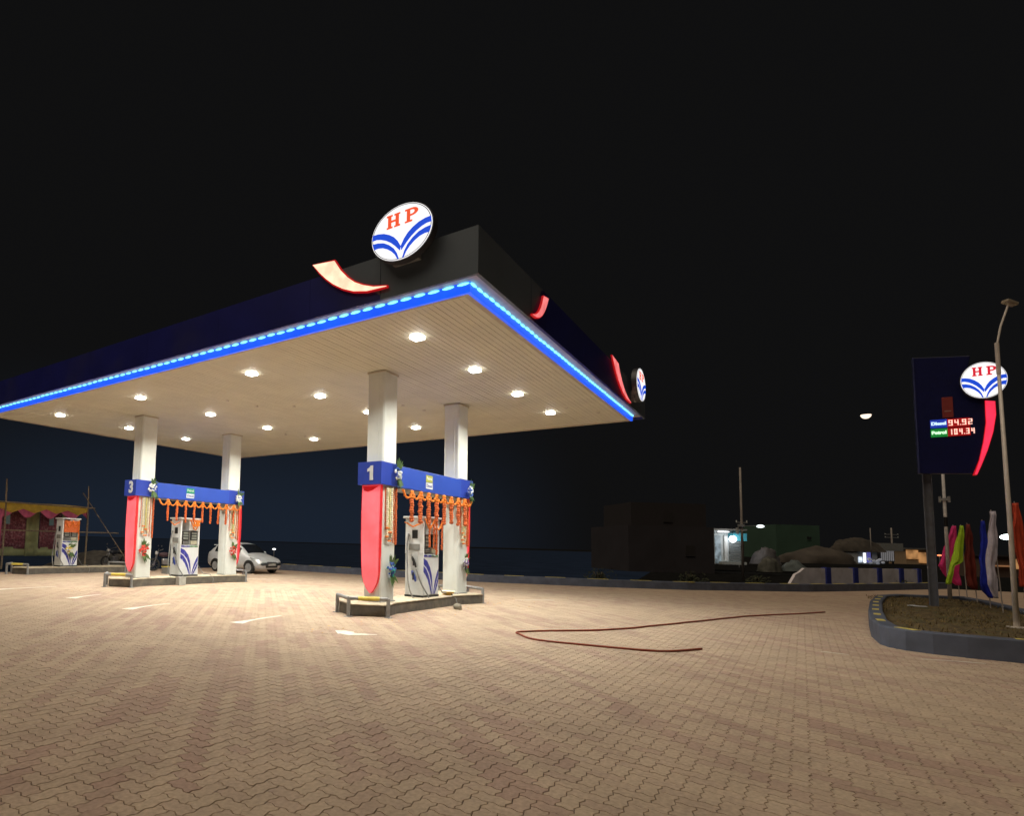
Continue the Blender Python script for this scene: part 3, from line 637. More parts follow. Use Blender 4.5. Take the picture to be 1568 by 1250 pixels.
for k, (cy_, num, pref) in enumerate(((7.884, '1', 'island 1 in front'), (17.553, '3', 'island 3 at left'))):
    side = ('front', 'left hand')[k]
    plinth(cy_, ('boat shaped dark concrete pump island in front, under the number 1 board', 'boat shaped dark concrete pump island at left, under the number 3 board')[k])
    rail(10.52, cy_-.05, 1, 'yellow taped crash rail at the near end of %s island' % side); rail(16.50, cy_, -1, 'plain end crash rail at the far end of %s island' % side, False)
    board(cy_, num, pref); yv = cy_-.242
    light_box(CU-.012, cy_, -1, 'wide red backlit panel tapering to a tip, facing the viewer on the %s island' % side)
    light_box(CU+DU+WU+.012, cy_, 1, 'red backlit panel seen as a thin edge on the rear column of %s island' % side)
    garland(cy_, 'orange marigold swags and hanging strings below the blue board of %s island' % side, 9 if num == '3' else 8)
    strings_col(CU+.27, yv, 'cream flower strings down the front column of %s island' % side); strings_col(CU+DU+.27, yv, 'cream flower strings down the rear column of %s island' % side)
    y2 = cy_-.36
    if num == '1':
        bouquet(CU+.42, y2, 3.26, 'white and blue ribbon bouquet beside the number 1', (WB, WB, TB)); bouquet(CU+DU+.42, y2, 3.16, 'blue and white ribbon bouquet on the rear end of board 1', (TB, WB))
        bouquet(CU+.34, yv-.02, 1.02, 'bright blue and teal bouquet low on the nearest column', (TB, TQ, TB), 1.1); bouquet(CU+DU+.36, yv-.02, 1.12, 'white and violet bouquet low on the rear column of island 1', (WB, PB), 1.0)
    else:
        bouquet(CU+.40, y2, 3.26, 'white flower bouquet beside the number 3', (WB, WB)); bouquet(CU+DU+.40, y2, 3.2, 'white flower bouquet on the rear end of board 3', (WB, WB))
        bouquet(CU+.24, yv-.02, 1.18, 'red flower bouquet low on the front column of island 3', (RB, RB), 1.15); bouquet(CU+DU+.30, yv-.02, 1.18, 'red flower bouquet low on the rear column of island 3', (RB, RB), 1.05)
plinth(25.0, 'dim concrete pump island beyond the canopy at far left', .25); rail(10.75, 25.0, 1, 'yellow taped crash rail at the near end of the dim far island'); rail(16.1, 25.0, -1, 'crash rail at the far end of the dim far island', False)
# ------------------------------------------------------------------ fuel dispensers
def dispenser(x, y, label, sx=.84):
    t = thing('fuel_dispenser', (x, y, .262), label, 'fuel pump', 'fuel dispensers on the islands')
    W_, D_ = .50, .27
    MB().box(-W_, W_, -D_, D_, .0, .05).obj('plinth_frame', BLACK, t)
    MB().box(-W_+.01, W_-.01, -D_+.005, D_-.005, .051, 1.10).obj('lower_cabinet', WPAINT, t, bevel=.012)
    MB().box(-W_, -W_+.07, -D_, D_, 1.101, 2.02).obj('side_post', WPAINT, t, bevel=.01); MB().box(W_-.07, W_, -D_, D_, 1.101, 2.02).obj('side_post', WPAINT, t, bevel=.01)
    MB().box(-W_+.071, W_-.071, -D_+.05, D_-.05, 1.101, 1.62).obj('head', GREYP, t)
    MB().box(-.07, W_-.071, -D_+.005, D_-.005, 1.625, 2.02).obj('upper_panel', WPAINT, t, bevel=.008)
    MB().box(-W_-.06, W_+.06, -D_-.05, D_+.05, 2.021, 2.075).obj('top_cap', WPAINT, t, bevel=.012)
    for a in (-.40, .04):
        o = MB().box(a, a+.36, -D_+.012, -D_+.049, 1.28, 1.60).obj('display', BLACK, t, bevel=.006)
        for q in range(3): MB().box(a+.05, a+.31, -D_+.006, -D_+.0115, 1.31+q*.095, 1.37+q*.095).obj('readout', mat('lcd', (.20, .22, .20), .3), o)
    o = MB().box(-.38, -.06, -D_+.012, -D_+.049, 1.13, 1.26).obj('keypad', BLACK, t)
    for q in range(8): MB().box(-.35+.07*(q % 4), -.30+.07*(q % 4), -D_+.004, -D_+.0115, 1.145+.055*(q//4), 1.185+.055*(q//4)).obj('key', GREYP, o)
    MB().box(.05, .38, -D_+.012, -D_+.049, 1.13, 1.26).obj('printer_slot', mat('khaki_panel', (.42, .40, .30), .5), t)
    MB().box(-.44, .0, -D_-.004, -D_+.004, 1.035, 1.085).obj('name_strip', NAVY, t); MB().box(.002, .42, -D_-.004, -D_+.004, 1.035, 1.085).obj('name_strip', mat('strip_green', (.08, .22, .10), .5), t)
    t.scale = (sx, 1, 1)
    text_mesh('Diesel', .05, lambda a, b_, z: (-.22+a, -D_-.0055-z, 1.06+b_), WPAINT, 'strip_text', t, .0005); text_mesh('Petrol', .05, lambda a, b_, z: (.21+a, -D_-.0055-z, 1.06+b_), WPAINT, 'strip_text', t, .0005)
    # winged print on the door: two broad leaves left, two slim right
    LV = [([(-.46, 1.0), (-.25, .93), (-.06, .76), (.05, .55), (.10, .30), (.10, .08)], [(-.46, .90), (-.28, .80), (-.12, .66), (-.01, .48), (.06, .28), (.08, .08)]),
          ([(-.46, .80), (-.30, .72), (-.16, .58), (-.05, .40), (.02, .22), (.05, .08)], [(-.46, .70), (-.34, .62), (-.22, .50), (-.11, .34), (-.02, .18), (.03, .08)]),
          ([(.46, .72), (.36, .60), (.27, .44), (.20, .26), (.15, .08)], [(.46, .60), (.38, .48), (.31, .36), (.24, .22), (.17, .08)]),
          ([(.46, .52), (.40, .42), (.33, .30), (.26, .18), (.20, .08)], [(.46, .44), (.42, .34), (.36, .25), (.30, .16), (.24, .08)])]
    for A_, B_ in LV:
        b_ = MB()
        for q in range(len(A_)-1): b_.prism([A_[q], A_[q+1], (B_[q+1][0]*1.0-.012, B_[q+1][1]-.045*(1-q/6)), (B_[q][0]-.0, B_[q][1]-.055*(1-q/6))], 0, .002, lambda p, l: (p[0], -D_+.004-l, p[1]))
        b_.obj('leaf_print', NAVY, t)
    # side face towards the viewer: nozzles in boots, small window, hose
    MB().box(-W_-.012, -W_, -.10, .06, 1.50, 1.72).obj('nozzle_light', BLACK, t); MB().box(-W_-.03, -W_, -.17, .15, 1.20, 1.36).obj('card_window', GREYP, t, bevel=.006)
    MB().box(-W_-.015, -W_+.008, -.13, .09, .55, 1.14).obj('nozzle_boot', mat('boot', (.55, .56, .56), .4), t)
    for z_, m_ in ((1.02, BLACK), (.66, mat('nozzle_blue', (.03, .06, .30), .4))):
        o = MB().tube([(-W_-.03, .04, z_), (-W_-.07, .0, z_-.05), (-W_-.07, -.06, z_-.16), (-W_-.05, -.08, z_-.26)], [.03, .038, .036, .024], 8).obj('nozzle', m_, t)
        MB().box(-W_-.12, -W_-.10, -.05, -.02, z_-.22, z_-.02).obj('trigger_guard', BLACK, o)
    hp = []; 
    for q in range(25):
        s_ = q/24; hp.append((-W_-.07-.38*math.sin(PI*s_)**1.0*(1-.45*s_), -.08-.16*s_, (.70-.90*math.sin(PI*min(1, s_*1.12)*.5)**2 + .0) if s_ < .9 else -.2+.0*s_))
    arc = [(-W_-.02, .16, 1.62), (-W_-.11, .16, 1.3), (-W_-.2, .10, .85), (-W_-.30, .02, .42), (-W_-.30, -.10, .06), (-W_-.20, -.22, -.08), (-W_-.05, -.36, -.17), (-W_+.1, -.43, -.12), (-W_+.1, -.36, .08), (-W_-.02, -.24, .34), (-W_-.07, -.10, .72)]
    sm = []
    P = [Vector(p) for p in arc]
    for q in range(len(P)-1):
        p0, p1, p2, p3 = P[max(q-1, 0)], P[q], P[q+1], P[min(q+2, len(P)-1)]
        for s_ in range(5):
            u_ = s_/5; sm.append(.5*((2*p1)+(-p0+p2)*u_+(2*p0-5*p1+4*p2-p3)*u_*u_+(-p0+3*p1-3*p2+p3)*u_**3))
    sm.append(P[-1]); MB().tube(sm, .021, 8).obj('hose', HOSE, t, smooth=True)
    arc2 = [(W_+.02, .0, 1.6), (W_+.10, -.05, 1.0), (W_+.12, -.1, .4), (W_+.3, -.25, .08), (W_+.55, -.4, .05), (W_+.62, -.52, -.1), (W_+.50, -.6, -.235)]
    MB().tube(arc2, .015, 8).obj('hose', HOSE, t, smooth=True)
    return t
def pump_garland(x, y, label, wide):
    t = thing('pump_garland', (x, y, 2.28), label, 'garland', 'marigold garlands draped on the pumps'); t.scale = (.84, 1, 1)
    for a, b_, dp in ((-.55, .0, .22), (0, .52, .25)) if wide else ((-.1, .45, .22), (-.05, .40, .34)):
        s_ = MB(); beads(s_, [(a+(b_-a)*q/10, -.35, -.02-dp*math.sin(PI*q/10)) for q in range(11)], .024); s_.obj('swag', ORANGE, t)
    s_ = MB(); beads(s_, [(-.55, .25, -.10), (-.60, .0, -.22), (-.58, -.30, -.10)], .024); s_.obj('swag', ORANGE, t)
    if wide:
        for a, l_ in ((-.02, .80), (.50, .82), (.14, .95), (-.3, .75)):
            s_ = MB(); beads(s_, [(a, -.35, -.05), (a, -.35, -l_)], .03); s_.obj('hanging_string', DKOR, t)
    else:
        s_ = MB(); [s_.ball((random.uniform(.05, .4), -.34, random.uniform(-.22, -.02)), .03, n=6, k2=4) for q in range(40)]; s_.obj('flower_bunch', ORANGE, t)
dispenser(13.80, 7.9, 'white fuel pump on island 1, draped with long marigold strings'); dispenser(13.62, 17.56, 'white fuel pump on island 3 with a clear winged blue print')
dispenser(13.15, 25.0, 'dim white fuel pump on the far island before the tent', .74)
pump_garland(13.80, 7.9, 'marigold swags and long strings hung round the front pump', True); pump_garland(13.62, 17.56, 'short marigold bunch over the top of the pump on island 3', False)
t = thing('pump_garland', (13.15, 25.0, 2.28), 'marigold garland framing the display of the far pump', 'garland', 'marigold garlands draped on the pumps'); t.scale = (.74, 1, 1)
MB().box(-.42, .45, -.295, -.275, -.55, -.06).obj('orange_cloth', DKOR, t)
for a, b_ in ((-.35, .05), (.05, .40)):
    s_ = MB(); beads(s_, [(a+(b_-a)*q/10, -.33, -.05-.28*math.sin(PI*q/10)) for q in range(11)], .024); s_.obj('swag', ORANGE, t)
s_ = MB(); beads(s_, [(.44, -.32, -.05), (.45, -.32, -.9)], .03); s_.obj('hanging_string', ORANGE, t)
bouquet(13.1, 24.70, 1.0, 'yellow and green bouquet leaning on the far pump', (mat('yellow_petals', (.75, .6, .12), .6), WB), 1.05)
# small things on and by the islands
t = thing('plastic_bowl', (14.72, 7.62, .262), 'cream bowl standing on the island beside the front pump', 'bowl'); MB().tube([(0, 0, 0), (0, 0, .03), (0, 0, .1)], [.10, .13, .19], 16).obj('bowl_body', mat('yellow_bowl', (.72, .45, .10), .5), t); MB().tube([(0, 0, .10), (0, 0, .115)], .20, 16).obj('lid', CREAM, t)
t = thing('concrete_block', (13.9, 6.92, 0), 'small rough concrete block on the paving by island 1', 'block'); MB().ball((0, 0, .07), .13, (1, .9, .62), 8, 5).obj('block_body', mat('rough_block', (.30, .27, .21), .9, bump=.8), t); MB().box(-.1, .02, -.12, .02, .0, .04).obj('broken_edge', mat('rough_edge', (.35, .29, .2), .9), t)
t = thing('junction_box', (12.95, 16.83, 0), 'pale square utility box on the ground by island 3', 'utility box'); MB().box(-.14, .14, -.1, .1, 0, .27).obj('case', mat('case_grey', (.50, .49, .45), .6), t, bevel=.01); MB().box(-.15, .15, -.11, .11, .271, .295).obj('lid', mat('case_grey', (.5, .49, .45), .6), t)
# loose petals and leaves blown along the islands
lf = MB()
for k in range(420):
    cy_ = random.choice((7.884, 17.553)); x = random.gauss(13.4, 2.6); y = cy_-.62-abs(random.gauss(0, .45)); a = random.uniform(0, 2*PI); s_ = random.uniform(.010, .028)
    p = Vector((x, y, .006)); d = Vector((math.cos(a), math.sin(a), .25))*s_; e = Vector((-math.sin(a), math.cos(a), .1))*s_*.7; lf.quad(p-d, p-e, p+d, p+e)
o = lf.obj('fallen_petals', mat('fallen_petals', (.60, .33, .10), .8, var=.5, scale=3)); o['kind'] = 'stuff'; o['label'] = 'scattered fallen petals along the foot of the pump islands'; o['category'] = 'petals'
# cable on the ground
cab = [(21.9, -.45), (20.6, .12), (18.66, 1.08), (15.6, 2.11), (13.0, 3.03), (11.9, 3.75), (11.35, 4.16), (11.02, 4.27), (10.80, 4.12), (10.49, 3.83), (10.41, 3.47), (10.50, 2.9), (10.62, 2.3), (10.86, 1.75), (11.58, 1.35)]
P = [Vector((x, y, .018)) for x, y in cab]; sm = []
for q in range(len(P)-1):
    p0, p1, p2, p3 = P[max(q-1, 0)], P[q], P[q+1], P[min(q+2, len(P)-1)]
    for s_ in range(8):
        u_ = s_/8; v_ = .5*((2*p1)+(-p0+p2)*u_+(2*p0-5*p1+4*p2-p3)*u_*u_+(-p0+3*p1-3*p2+p3)*u_**3); sm.append(v_+Vector((0, noise.noise(v_*1.3)*.05, 0)))
sm.append(P[-1]); tag(MB().tube(sm, .017, 8).obj('ground_cable', mat('red_cable', (.26, .045, .02), .5), smooth=True), 'long red brown cable doubled back in a hairpin on the paving', 'cable')
# ------------------------------------------------------------------ price totem
tx, ty = 22.9, -2.80
tot = thing('price_totem', (tx, ty, .28), 'tall dark blue price totem with red digits, lit emblem and red curve', 'price sign')
tl = lambda v, z: (v-ty, z-.28)
I_ = MB(); I_.box(-.09, .09, .075, .088, 0, 6.4); I_.box(-.09, .09, -.088, -.075, 0, 6.4); I_.box(-.007, .007, -.075, .075, 0, 6.4)
I_.obj('post', mat('totem_steel', (.16, .17, .20), .5, .3, grime=((.1, .09, .08), 3, .5)), tot, bevel=.004); MB().box(-.18, .18, -.18, .18, 0, .02).obj('base_plate', STEEL, tot)
pan = [(-2.63, 3.93), (-3.64, 3.88), (-3.78, 4.3), (-3.88, 4.8), (-3.94, 5.3), (-3.96, 5.85), (-3.70, 6.1), (-3.66, 6.7), (-3.72, 7.05), (-2.63, 7.18)]
TB_ = mat('totem_blue', (.005, .007, .060), .35)
MB().prism([tl(*p) for p in pan], -.33, -.15, lambda p, l: (l, p[0], p[1])).obj('panel', TB_, tot, bevel=.01)
MB().box(-.345, -.13, .172, .195, 3.93-.28, 6.9).obj('side_return', mat('totem_edge', (.05, .06, .16), .3), tot)
pcs = [(-3.93, 5.80), (-4.12, 5.76), (-4.12, 5.4), (-4.05, 4.95), (-3.93, 4.48), (-3.80, 4.08), (-3.71, 3.84), (-3.65, 3.84), (-3.75, 4.2), (-3.85, 4.7), (-3.92, 5.2)]
MB().prism([tl(*p) for p in pcs], -.36, -.16, lambda p, l: (l, p[0], p[1])).obj('red_curve_case', E_RIM, tot); MB().prism([tl(*p) for p in inset_poly(pcs, .012)], -.375, -.361, lambda p, l: (l, p[0], p[1])).obj('red_curve_face', E_PINKT, tot)
MB().box(-.352, -.331, *sorted((-3.13-ty, -3.34-ty)), 5.42-.28, 5.98-.28).obj('brand_sticker', mat('dim_red', (.12, .018, .014), .5, emis=(.10, .008, .006), es=.28), tot)
MB().box(-.356, -.353, *sorted((-3.17-ty, -3.30-ty)), 5.58-.28, 5.61-.28).obj('sticker_line', mat('dim_pale', (.3, .2, .18), .5), tot)
rb = thing('roundel_sign', (tx-.32, -3.92, 6.33), 'lit oval HP emblem beside the price totem, crossed by the lamp pole', 'sign', 'lit HP roundels')
roundel(rb, .44, .50, lambda a, b_, d: (-d, -a, b_), E_RED, .12); MB().box(.0, .2, -.1, .35, -.1, .1).obj('bracket', STEEL, rb)
E_DIG = glow('digit_red', (1.0, .55, .45), 1.25); E_DBG = glow('digit_glow', (.30, .003, .004), .9)
def seg7(parent, s, v_left, z0, h, wd, x):
    S = {'0': 'abcdef', '1': 'bc', '2': 'abged', '3': 'abgcd', '4': 'fgbc', '9': 'abcfgd', '5': 'afgcd'}
    v = v_left; th = h*.15
    for ch in s:
        if ch == '.': MB().box(x-.004, x, v-ty-th*.5, v-ty+th*.5, z0-.28, z0-.28+th).obj('decimal_point', E_DIG, parent); v -= th*1.3; continue
        b_ = MB(); R_ = {'a': (0, wd, h-th, h), 'd': (0, wd, 0, th), 'g': (0, wd, h/2-th/2, h/2+th/2), 'f': (0, th, h/2, h), 'e': (0, th, 0, h/2), 'b': (wd-th, wd, h/2, h), 'c': (wd-th, wd, 0, h/2)}
        for q in S[ch]:
            a0, a1, b0, b1 = R_[q]; b_.box(x-.004, x, v-a1-ty, v-a0-ty, z0+b0-.28, z0+b1-.28)
        b_.obj('digit', E_DIG, parent); v -= wd+.035
for z0, txt, m_, name, tm in ((5.155, '94.92', glow('diesel_blue', (.01, .04, .42), .8), 'Diesel', glow('text_blue', (.55, .75, 1.0), 1.2)), (4.905, '104.34', glow('petrol_green', (.005, .20, .03), .9), 'Petrol', glow('text_green', (.6, 1.0, .62), 1.2))):
    row = MB().box(-.350, -.331, -3.21-ty, -2.885-ty, z0-.28, z0+.225-.28).obj('fuel_name_panel', m_, tot)
    text_mesh(name, .115, lambda a, b_, z: (-.3525-z, -3.045-ty-a, z0+.115-.28+b_), tm, 'fuel_name', tot, .002, .008)
    MB().box(-.350, -.331, -3.64-ty, -3.212-ty, z0-.28, z0+.225-.28).obj('digit_panel', E_DBG, tot)
    seg7(tot, txt, -3.235, z0+.04, .15, .062 if len(txt) > 5 else .078, -.352)
# ------------------------------------------------------------------ lamp mast, flag mast
lm = thing('lamp_mast', (17.61, -3.3, .29), 'tall grey lamp mast with a bent arm and unlit head standing in the planter', 'lamp post')
MB().tube([(0, 0, 0), (-.02, 0, 2.0), (-.06, .02, 5.2)], [.046, .038, .027], 12).obj('pole', GALV, lm, smooth=True); MB().box(-.12, .12, -.12, .12, 0, .02).obj('base_plate', GALV, lm)
MB().tube([(-.06, .02, 5.1), (-.06, .02, 5.75)], .034, 12).obj('sleeve', GALV, lm); MB().tube([(-.06, .02, 5.7), (.0, -.06, 6.1), (.08, -.20, 6.55)], .018, 8).obj('arm', GALV, lm)
Mh = Matrix.Translation((.10, -.22, 6.60)) @ Matrix.Rotation(math.radians(-52), 4, 'Z') @ Matrix.Rotation(math.radians(20), 4, 'Y')
MB().box(-.10, .13, -.07, .07, -.03, .035, M=Mh).obj('lamp_head', mat('lamp_head', (.32, .27, .20), .5), lm, bevel=.015); MB().box(-.08, .11, -.05, .05, -.036, -.031, M=Mh).obj('lens', mat('dull_lens', (.35, .32, .26), .3), lm)
fm = thing('flag_mast', (28.3, -3.85, .29), 'slim white mast with a clamp standing behind the price totem', 'mast')
MB().tube([(0, 0, 0), (0, 0, 2.5), (-.02, 0, 6.0)], [.055, .046, .034], 10).obj('pole', mat('mast_white', (.60, .58, .57), .5), fm, smooth=True)
MB().box(-.08, .08, -.08, .08, 3.28, 3.36).box(-.04, .04, .08, .14, 3.22, 3.42).box(-.04, .04, -.14, -.08, 3.22, 3.42).obj('clamp', STEEL, fm); MB().tube([(0, 0, 2.4), (0, 0, 2.72)], .050, 10).obj('dark_band', BLACK, fm)
# ------------------------------------------------------------------ coloured flags behind the planter
flags = [
 ('pink', (.70, .03, .20), (30.0, -4.5), 21.0/893*1.1, 1469, 811, 910, [(811, 1464.5, 1467), (830, 1457, 1468), (850, 1448.5, 1468.5), (865, 1441.6, 1469), (875, 1447, 1469), (884, 1453, 1469), (891, 1463, 1469)]),
 ('lime green', (.40, .62, .02), (28.29, -4.40), 19.6/893, 1483, 804, 918, [(804, 1479, 1480.5), (820, 1474.5, 1481.5), (843, 1468, 1482), (857, 1464, 1482.5), (864, 1461, 1467), (880, 1455, 1463), (892, 1452, 1459)]),
 ('dark red', (.16, .018, .010), (26.8, -4.38), 18.5/893, 1499, 802, 922, [(802, 1489.5, 1491.5), (830, 1486, 1495), (856, 1483, 1497), (878, 1483.5, 1498), (893, 1485, 1499), (899, 1492, 1498)]),
 ('royal blue', (.012, .03, .50), (24.2, -4.20), 16.6/893, 1516, 797, 930, [(797, 1510.5, 1512), (820, 1508, 1513), (845, 1504.5, 1513.5), (870, 1501, 1514), (892, 1498.5, 1515), (902, 1506, 1517), (911, 1515, 1517)]),
 ('white', (.52, .48, .56), (22.4, -4.10), 15.3/893, 1533, 784, 938, [(784, 1523, 1526), (810, 1520, 1528), (837, 1516.5, 1529), (860, 1514, 1525), (892, 1510, 1523.5), (903, 1515, 1522.5), (912, 1519, 1522)]),
 ('orange red', (.50, .05, .015), (20.1, -4.05), 13.6/893, 1564, 772, 949, [(772, 1554, 1556.5), (790, 1551, 1557.5), (808, 1548, 1559), (840, 1551, 1561), (875, 1555, 1563), (895, 1556, 1562)]),
 ('small red', (.42, .04, .02), (21.0, -4.3), 14.2/893, 1546, 836, 944, [(836, 1541, 1543), (862, 1535, 1544.5), (878, 1537, 1545), (890, 1541, 1544), (912, 1537, 1540)])]
for nm, col, (fx, fy), mpp, xp, yt, yb, rows in flags:
    zb = .29; fx -= Rt.x*10*mpp; fy -= Rt.y*10*mpp; t = thing('flag', (fx, fy, zb), '%s cloth flag hanging limp from its pole behind the planter' % nm, 'flag', 'coloured flags in a row by the planter')
    H_ = (yb-yt)*mpp*1.0; ztop = H_*.97
    xt = .5*(rows[0][1]+rows[0][2]); dx = (xt-xp)*mpp
    MB().tube([(0, 0, 0), (Rt.x*dx, Rt.y*dx, ztop+.04)], [.014, .011], 6).obj('pole', mat('flag_pole', (.42, .38, .36), .5), t)
    cl = MB(); nx = 13; rr_ = []
    for a, b_ in zip(rows, rows[1:]):
        for s_ in range(4): f_ = s_/4; rr_.append(tuple(a[k]+(b_[k]-a[k])*f_ for k in range(3)))
    rr_.append(rows[-1])
    for (yy, xl, xr) in rr_:
        for q in range(nx):
            xx = ((xl+(xr-xl)*q/(nx-1))-xp)*mpp; zz = ztop-(yy-yt)*mpp; dp = .045*math.sin(q*1.15+yy*.02+fx)+.02*math.sin(q*2.7-yy*.05)+.05*noise.noise(Vector((xx*6, zz*3, fx)))
            cl.v.append(tuple(Rt*xx+Fw*(dp-.03)+Vector((0, 0, zz))))
    for a in range(len(rr_)-1):
        for q in range(nx-1): cl.f.append((a*nx+q, a*nx+q+1, (a+1)*nx+q+1, (a+1)*nx+q)); cl.m.append(0)
    o = cl.obj('cloth', mat('cloth_'+nm.replace(' ', '_'), col, .8, var=.15, scale=6), t, smooth=True); sd = o.modifiers.new('thickness', 'SOLIDIFY'); sd.thickness = .006
t = thing('paper_sheet', (22.0, -2.35, .33), 'crumpled pale sheet lying on the earth of the planter', 'litter'); b_ = MB()
for i in range(5):
    for j in range(4): b_.v.append((i*.1-.2, j*.12-.2, .02+.03*noise.noise(Vector((i*.7, j*.9, 1)))))
for i in range(4):
    for j in range(3): b_.f.append((i*4+j, i*4+j+1, i*4+j+5, i*4+j+4)); b_.m.append(0)
b_.obj('sheet', mat('pale_sheet', (.45, .47, .50), .6), t).modifiers.new('thickness', 'SOLIDIFY').thickness = .004
# ------------------------------------------------------------------ parked hatchback
def hatchback(x, y, rz):
    t = thing('parked_car', (x, y, 0), 'silver white hatchback parked behind the rear column of island 3', 'car', rz=rz)
    PT = mat('car_paint', (.74, .75, .77), .28, .35, var=.03, grime=((.4, .38, .35), 2, .2)); GL = mat('car_glass', (.012, .014, .018), .08, var=.05)
    #      y     hw   z_bot  belt  top   roofhalf
    st = [(.00, .60, .30, .52, .56, .40), (.06, .70, .24, .58, .64, .46), (.22, .78, .21, .66, .735, .52), (.55, .82, .20, .76, .83, .58), (.95, .84, .20, .84, .925, .62), (1.02, .84, .20, .85, .955, .62), (1.35, .845, .20, .87, 1.21, .60), (1.70, .845, .20, .89, 1.41, .57), (2.10, .845, .20, .90, 1.475, .57), (2.55, .845, .20, .915, 1.485, .57), (3.0, .84, .20, .94, 1.45, .56), (3.35, .83, .21, .98, 1.37, .54), (3.50, .82, .22, 1.0, 1.25, .53), (3.68, .80, .24, .96, 1.02, .55), (3.80, .76, .28, .84, .90, .52), (3.86, .66, .34, .70, .74, .46)]
    b_ = MB()
    for (yy, hw, zb, be, tp, rh) in st:
        P_ = [(hw*.80, zb), (hw*.95, zb+.10), (hw, zb+.25), (hw*.995, be-.12), (hw*.965, be), ((hw*.965+rh)/2+.02, (be+tp)/2+.01), (rh, tp-.035), (rh*.55, tp-.004), (0, tp+.006)]
        full = [(-a, z) for a, z in P_[:-1]]+[P_[-1]]+[(a, z) for a, z in P_[:-1]][::-1]
        b_.v += [(a, yy-1.93, z) for a, z in full]
    m_ = 17
    for i in range(len(st)-1):
        for q in range(m_-1): b_.f.append((i*m_+q, i*m_+q+1, (i+1)*m_+q+1, (i+1)*m_+q)); b_.m.append(0)
        b_.f.append((i*m_, (i+1)*m_, (i+1)*m_+m_-1, i*m_+m_-1)); b_.m.append(0)
    b_.f.append(tuple(range(m_))); b_.f.append(tuple((len(st)-1)*m_+q for q in reversed(range(m_)))); b_.m += [0, 0]
    b_.obj('body', PT, t, smooth=True)
    def S(i, f): a, c_ = st[i], st[i+1]; return tuple(a[k]+(c_[k]-a[k])*f for k in range(6))
    def at_y(yy):
        for i in range(len(st)-1):
            if st[i][0] <= yy <= st[i+1][0]: return S(i, (yy-st[i][0])/(st[i+1][0]-st[i][0]))
    def sidept(yy, f, s_, off_=.012):
        _, hw, zb, be, tp, rh = at_y(yy); P0 = Vector((hw*.965, be)); P1 = Vector(((hw*.965+rh)/2+.02, (be+tp)/2+.01)); P2 = Vector((rh, tp-.035))
        p = P0+(P1-P0)*f*2 if f < .5 else P1+(P2-P1)*(f-.5)*2; return (s_*(p.x+off_), yy-1.93, p.y+off_*.5)
    for s_ in (-1, 1):
        for yl in ([1.42, 1.55, 1.70, 1.90, 2.08], [2.16, 2.4, 2.6, 2.86], [2.94, 3.08, 3.22]):
            g_ = MB(); k = len(yl)
            for yy in yl:
                for f in (.08, .5, .86): g_.v.append(sidept(yy, f, s_))
            for i in range(k-1):
                for q in range(2): g_.f.append((i*3+q, i*3+q+1, i*3+4+q, i*3+3+q)); g_.m.append(0)
            g_.obj('side_window', GL, t)
        for yy in (.72, 3.12):
            A_ = MB().prism([(.35*math.cos(a)+yy, .31+.35*math.sin(a)) for a in [PI*k/12 for k in range(13)]], .70, .853, lambda p, l: (s_*l, p[0]-1.93, p[1])).obj('wheel_arch', BLACK, t)
            w_ = bpy.data.objects.new('wheel', None); C.objects.link(w_); w_.parent = t; w_.location = (s_*.76, yy-1.93, .30)
            MB().tube([(-.09, 0, 0), (.09, 0, 0)], .30, 24).obj('tyre', mat('tyre', (.025, .025, .025), .8), w_, bevel=.015)
            rm = MB().tube([(s_*.085, 0, 0), (s_*.10, 0, 0)], .20, 20); 
            for q in range(9):
                a = 2*PI*q/9; rm.box(.0, .012, -.02, .02, .05, .195, M=Matrix.Translation((s_*.10 if s_ > 0 else -.112, 0, 0)) @ Matrix.Rotation(a, 4, 'X'))
            rm.obj('rim', mat('rim', (.42, .43, .44), .4, .5), w_)
        mr = MB().ball((s_*.95, -.50, .98), .10, (1.0, .55, .72), 8, 6).obj('mirror', PT, t, smooth=True)
        MB().box(*sorted((s_*.846, s_*.862)), .62, .78, .80, .825).obj('door_handle', PT, t)
        MB().prism([(.10, .64), (.24, .70), (.62, .80), (.60, .74), (.40, .64), (.16, .585)], 0, 1, lambda p, l: (s_*(.62+.24*(min(1, p[0]/.5))+.006*l), p[0]-1.93, p[1])).obj('headlight', mat('headlamp', (.45, .48, .50), .1, .3), t)
        MB().ball((s_*.52, -1.93+.03, .40), .055, (1, .5, .8), 8, 6).obj('fog_lamp', mat('fog_lamp', (.8, .8, .75), .2, emis=(1, .9, .7), es=.5 if s_ < 0 else 0), t)
    ws = MB()
    for yy in (1.06, 1.2, 1.35, 1.52, 1.66):
        _, hw, zb, be, tp, rh = at_y(yy)
        for a in (-1, -.5, 0, .5, 1): ws.v.append((a*rh*.94, yy-1.93-.015, tp+.014-.03*abs(a)**3))
    for i in range(4):
        for q in range(4): ws.f.append((i*5+q, i*5+q+1, i*5+6+q, i*5+5+q)); ws.m.append(0)
    ws.obj('windscreen', GL, t, smooth=True)
    MB().box(-.40, .40, -1.955, -1.90, .30, .43).obj('lower_grille', BLACK, t, bevel=.02); MB().box(-.30, .30, -1.945, -1.88, .545, .575).obj('upper_grille', BLACK, t)
    MB().box(-.25, .25, -1.965, -1.956, .40, .50).obj('number_plate', mat('plate', (.6, .6, .55), .5), t)
    MB().box(-.55, .55, 1.60, 1.66, 1.30, 1.34).obj('spoiler', PT, t)
    return t
hatchback(20.83, 22.12, 0)
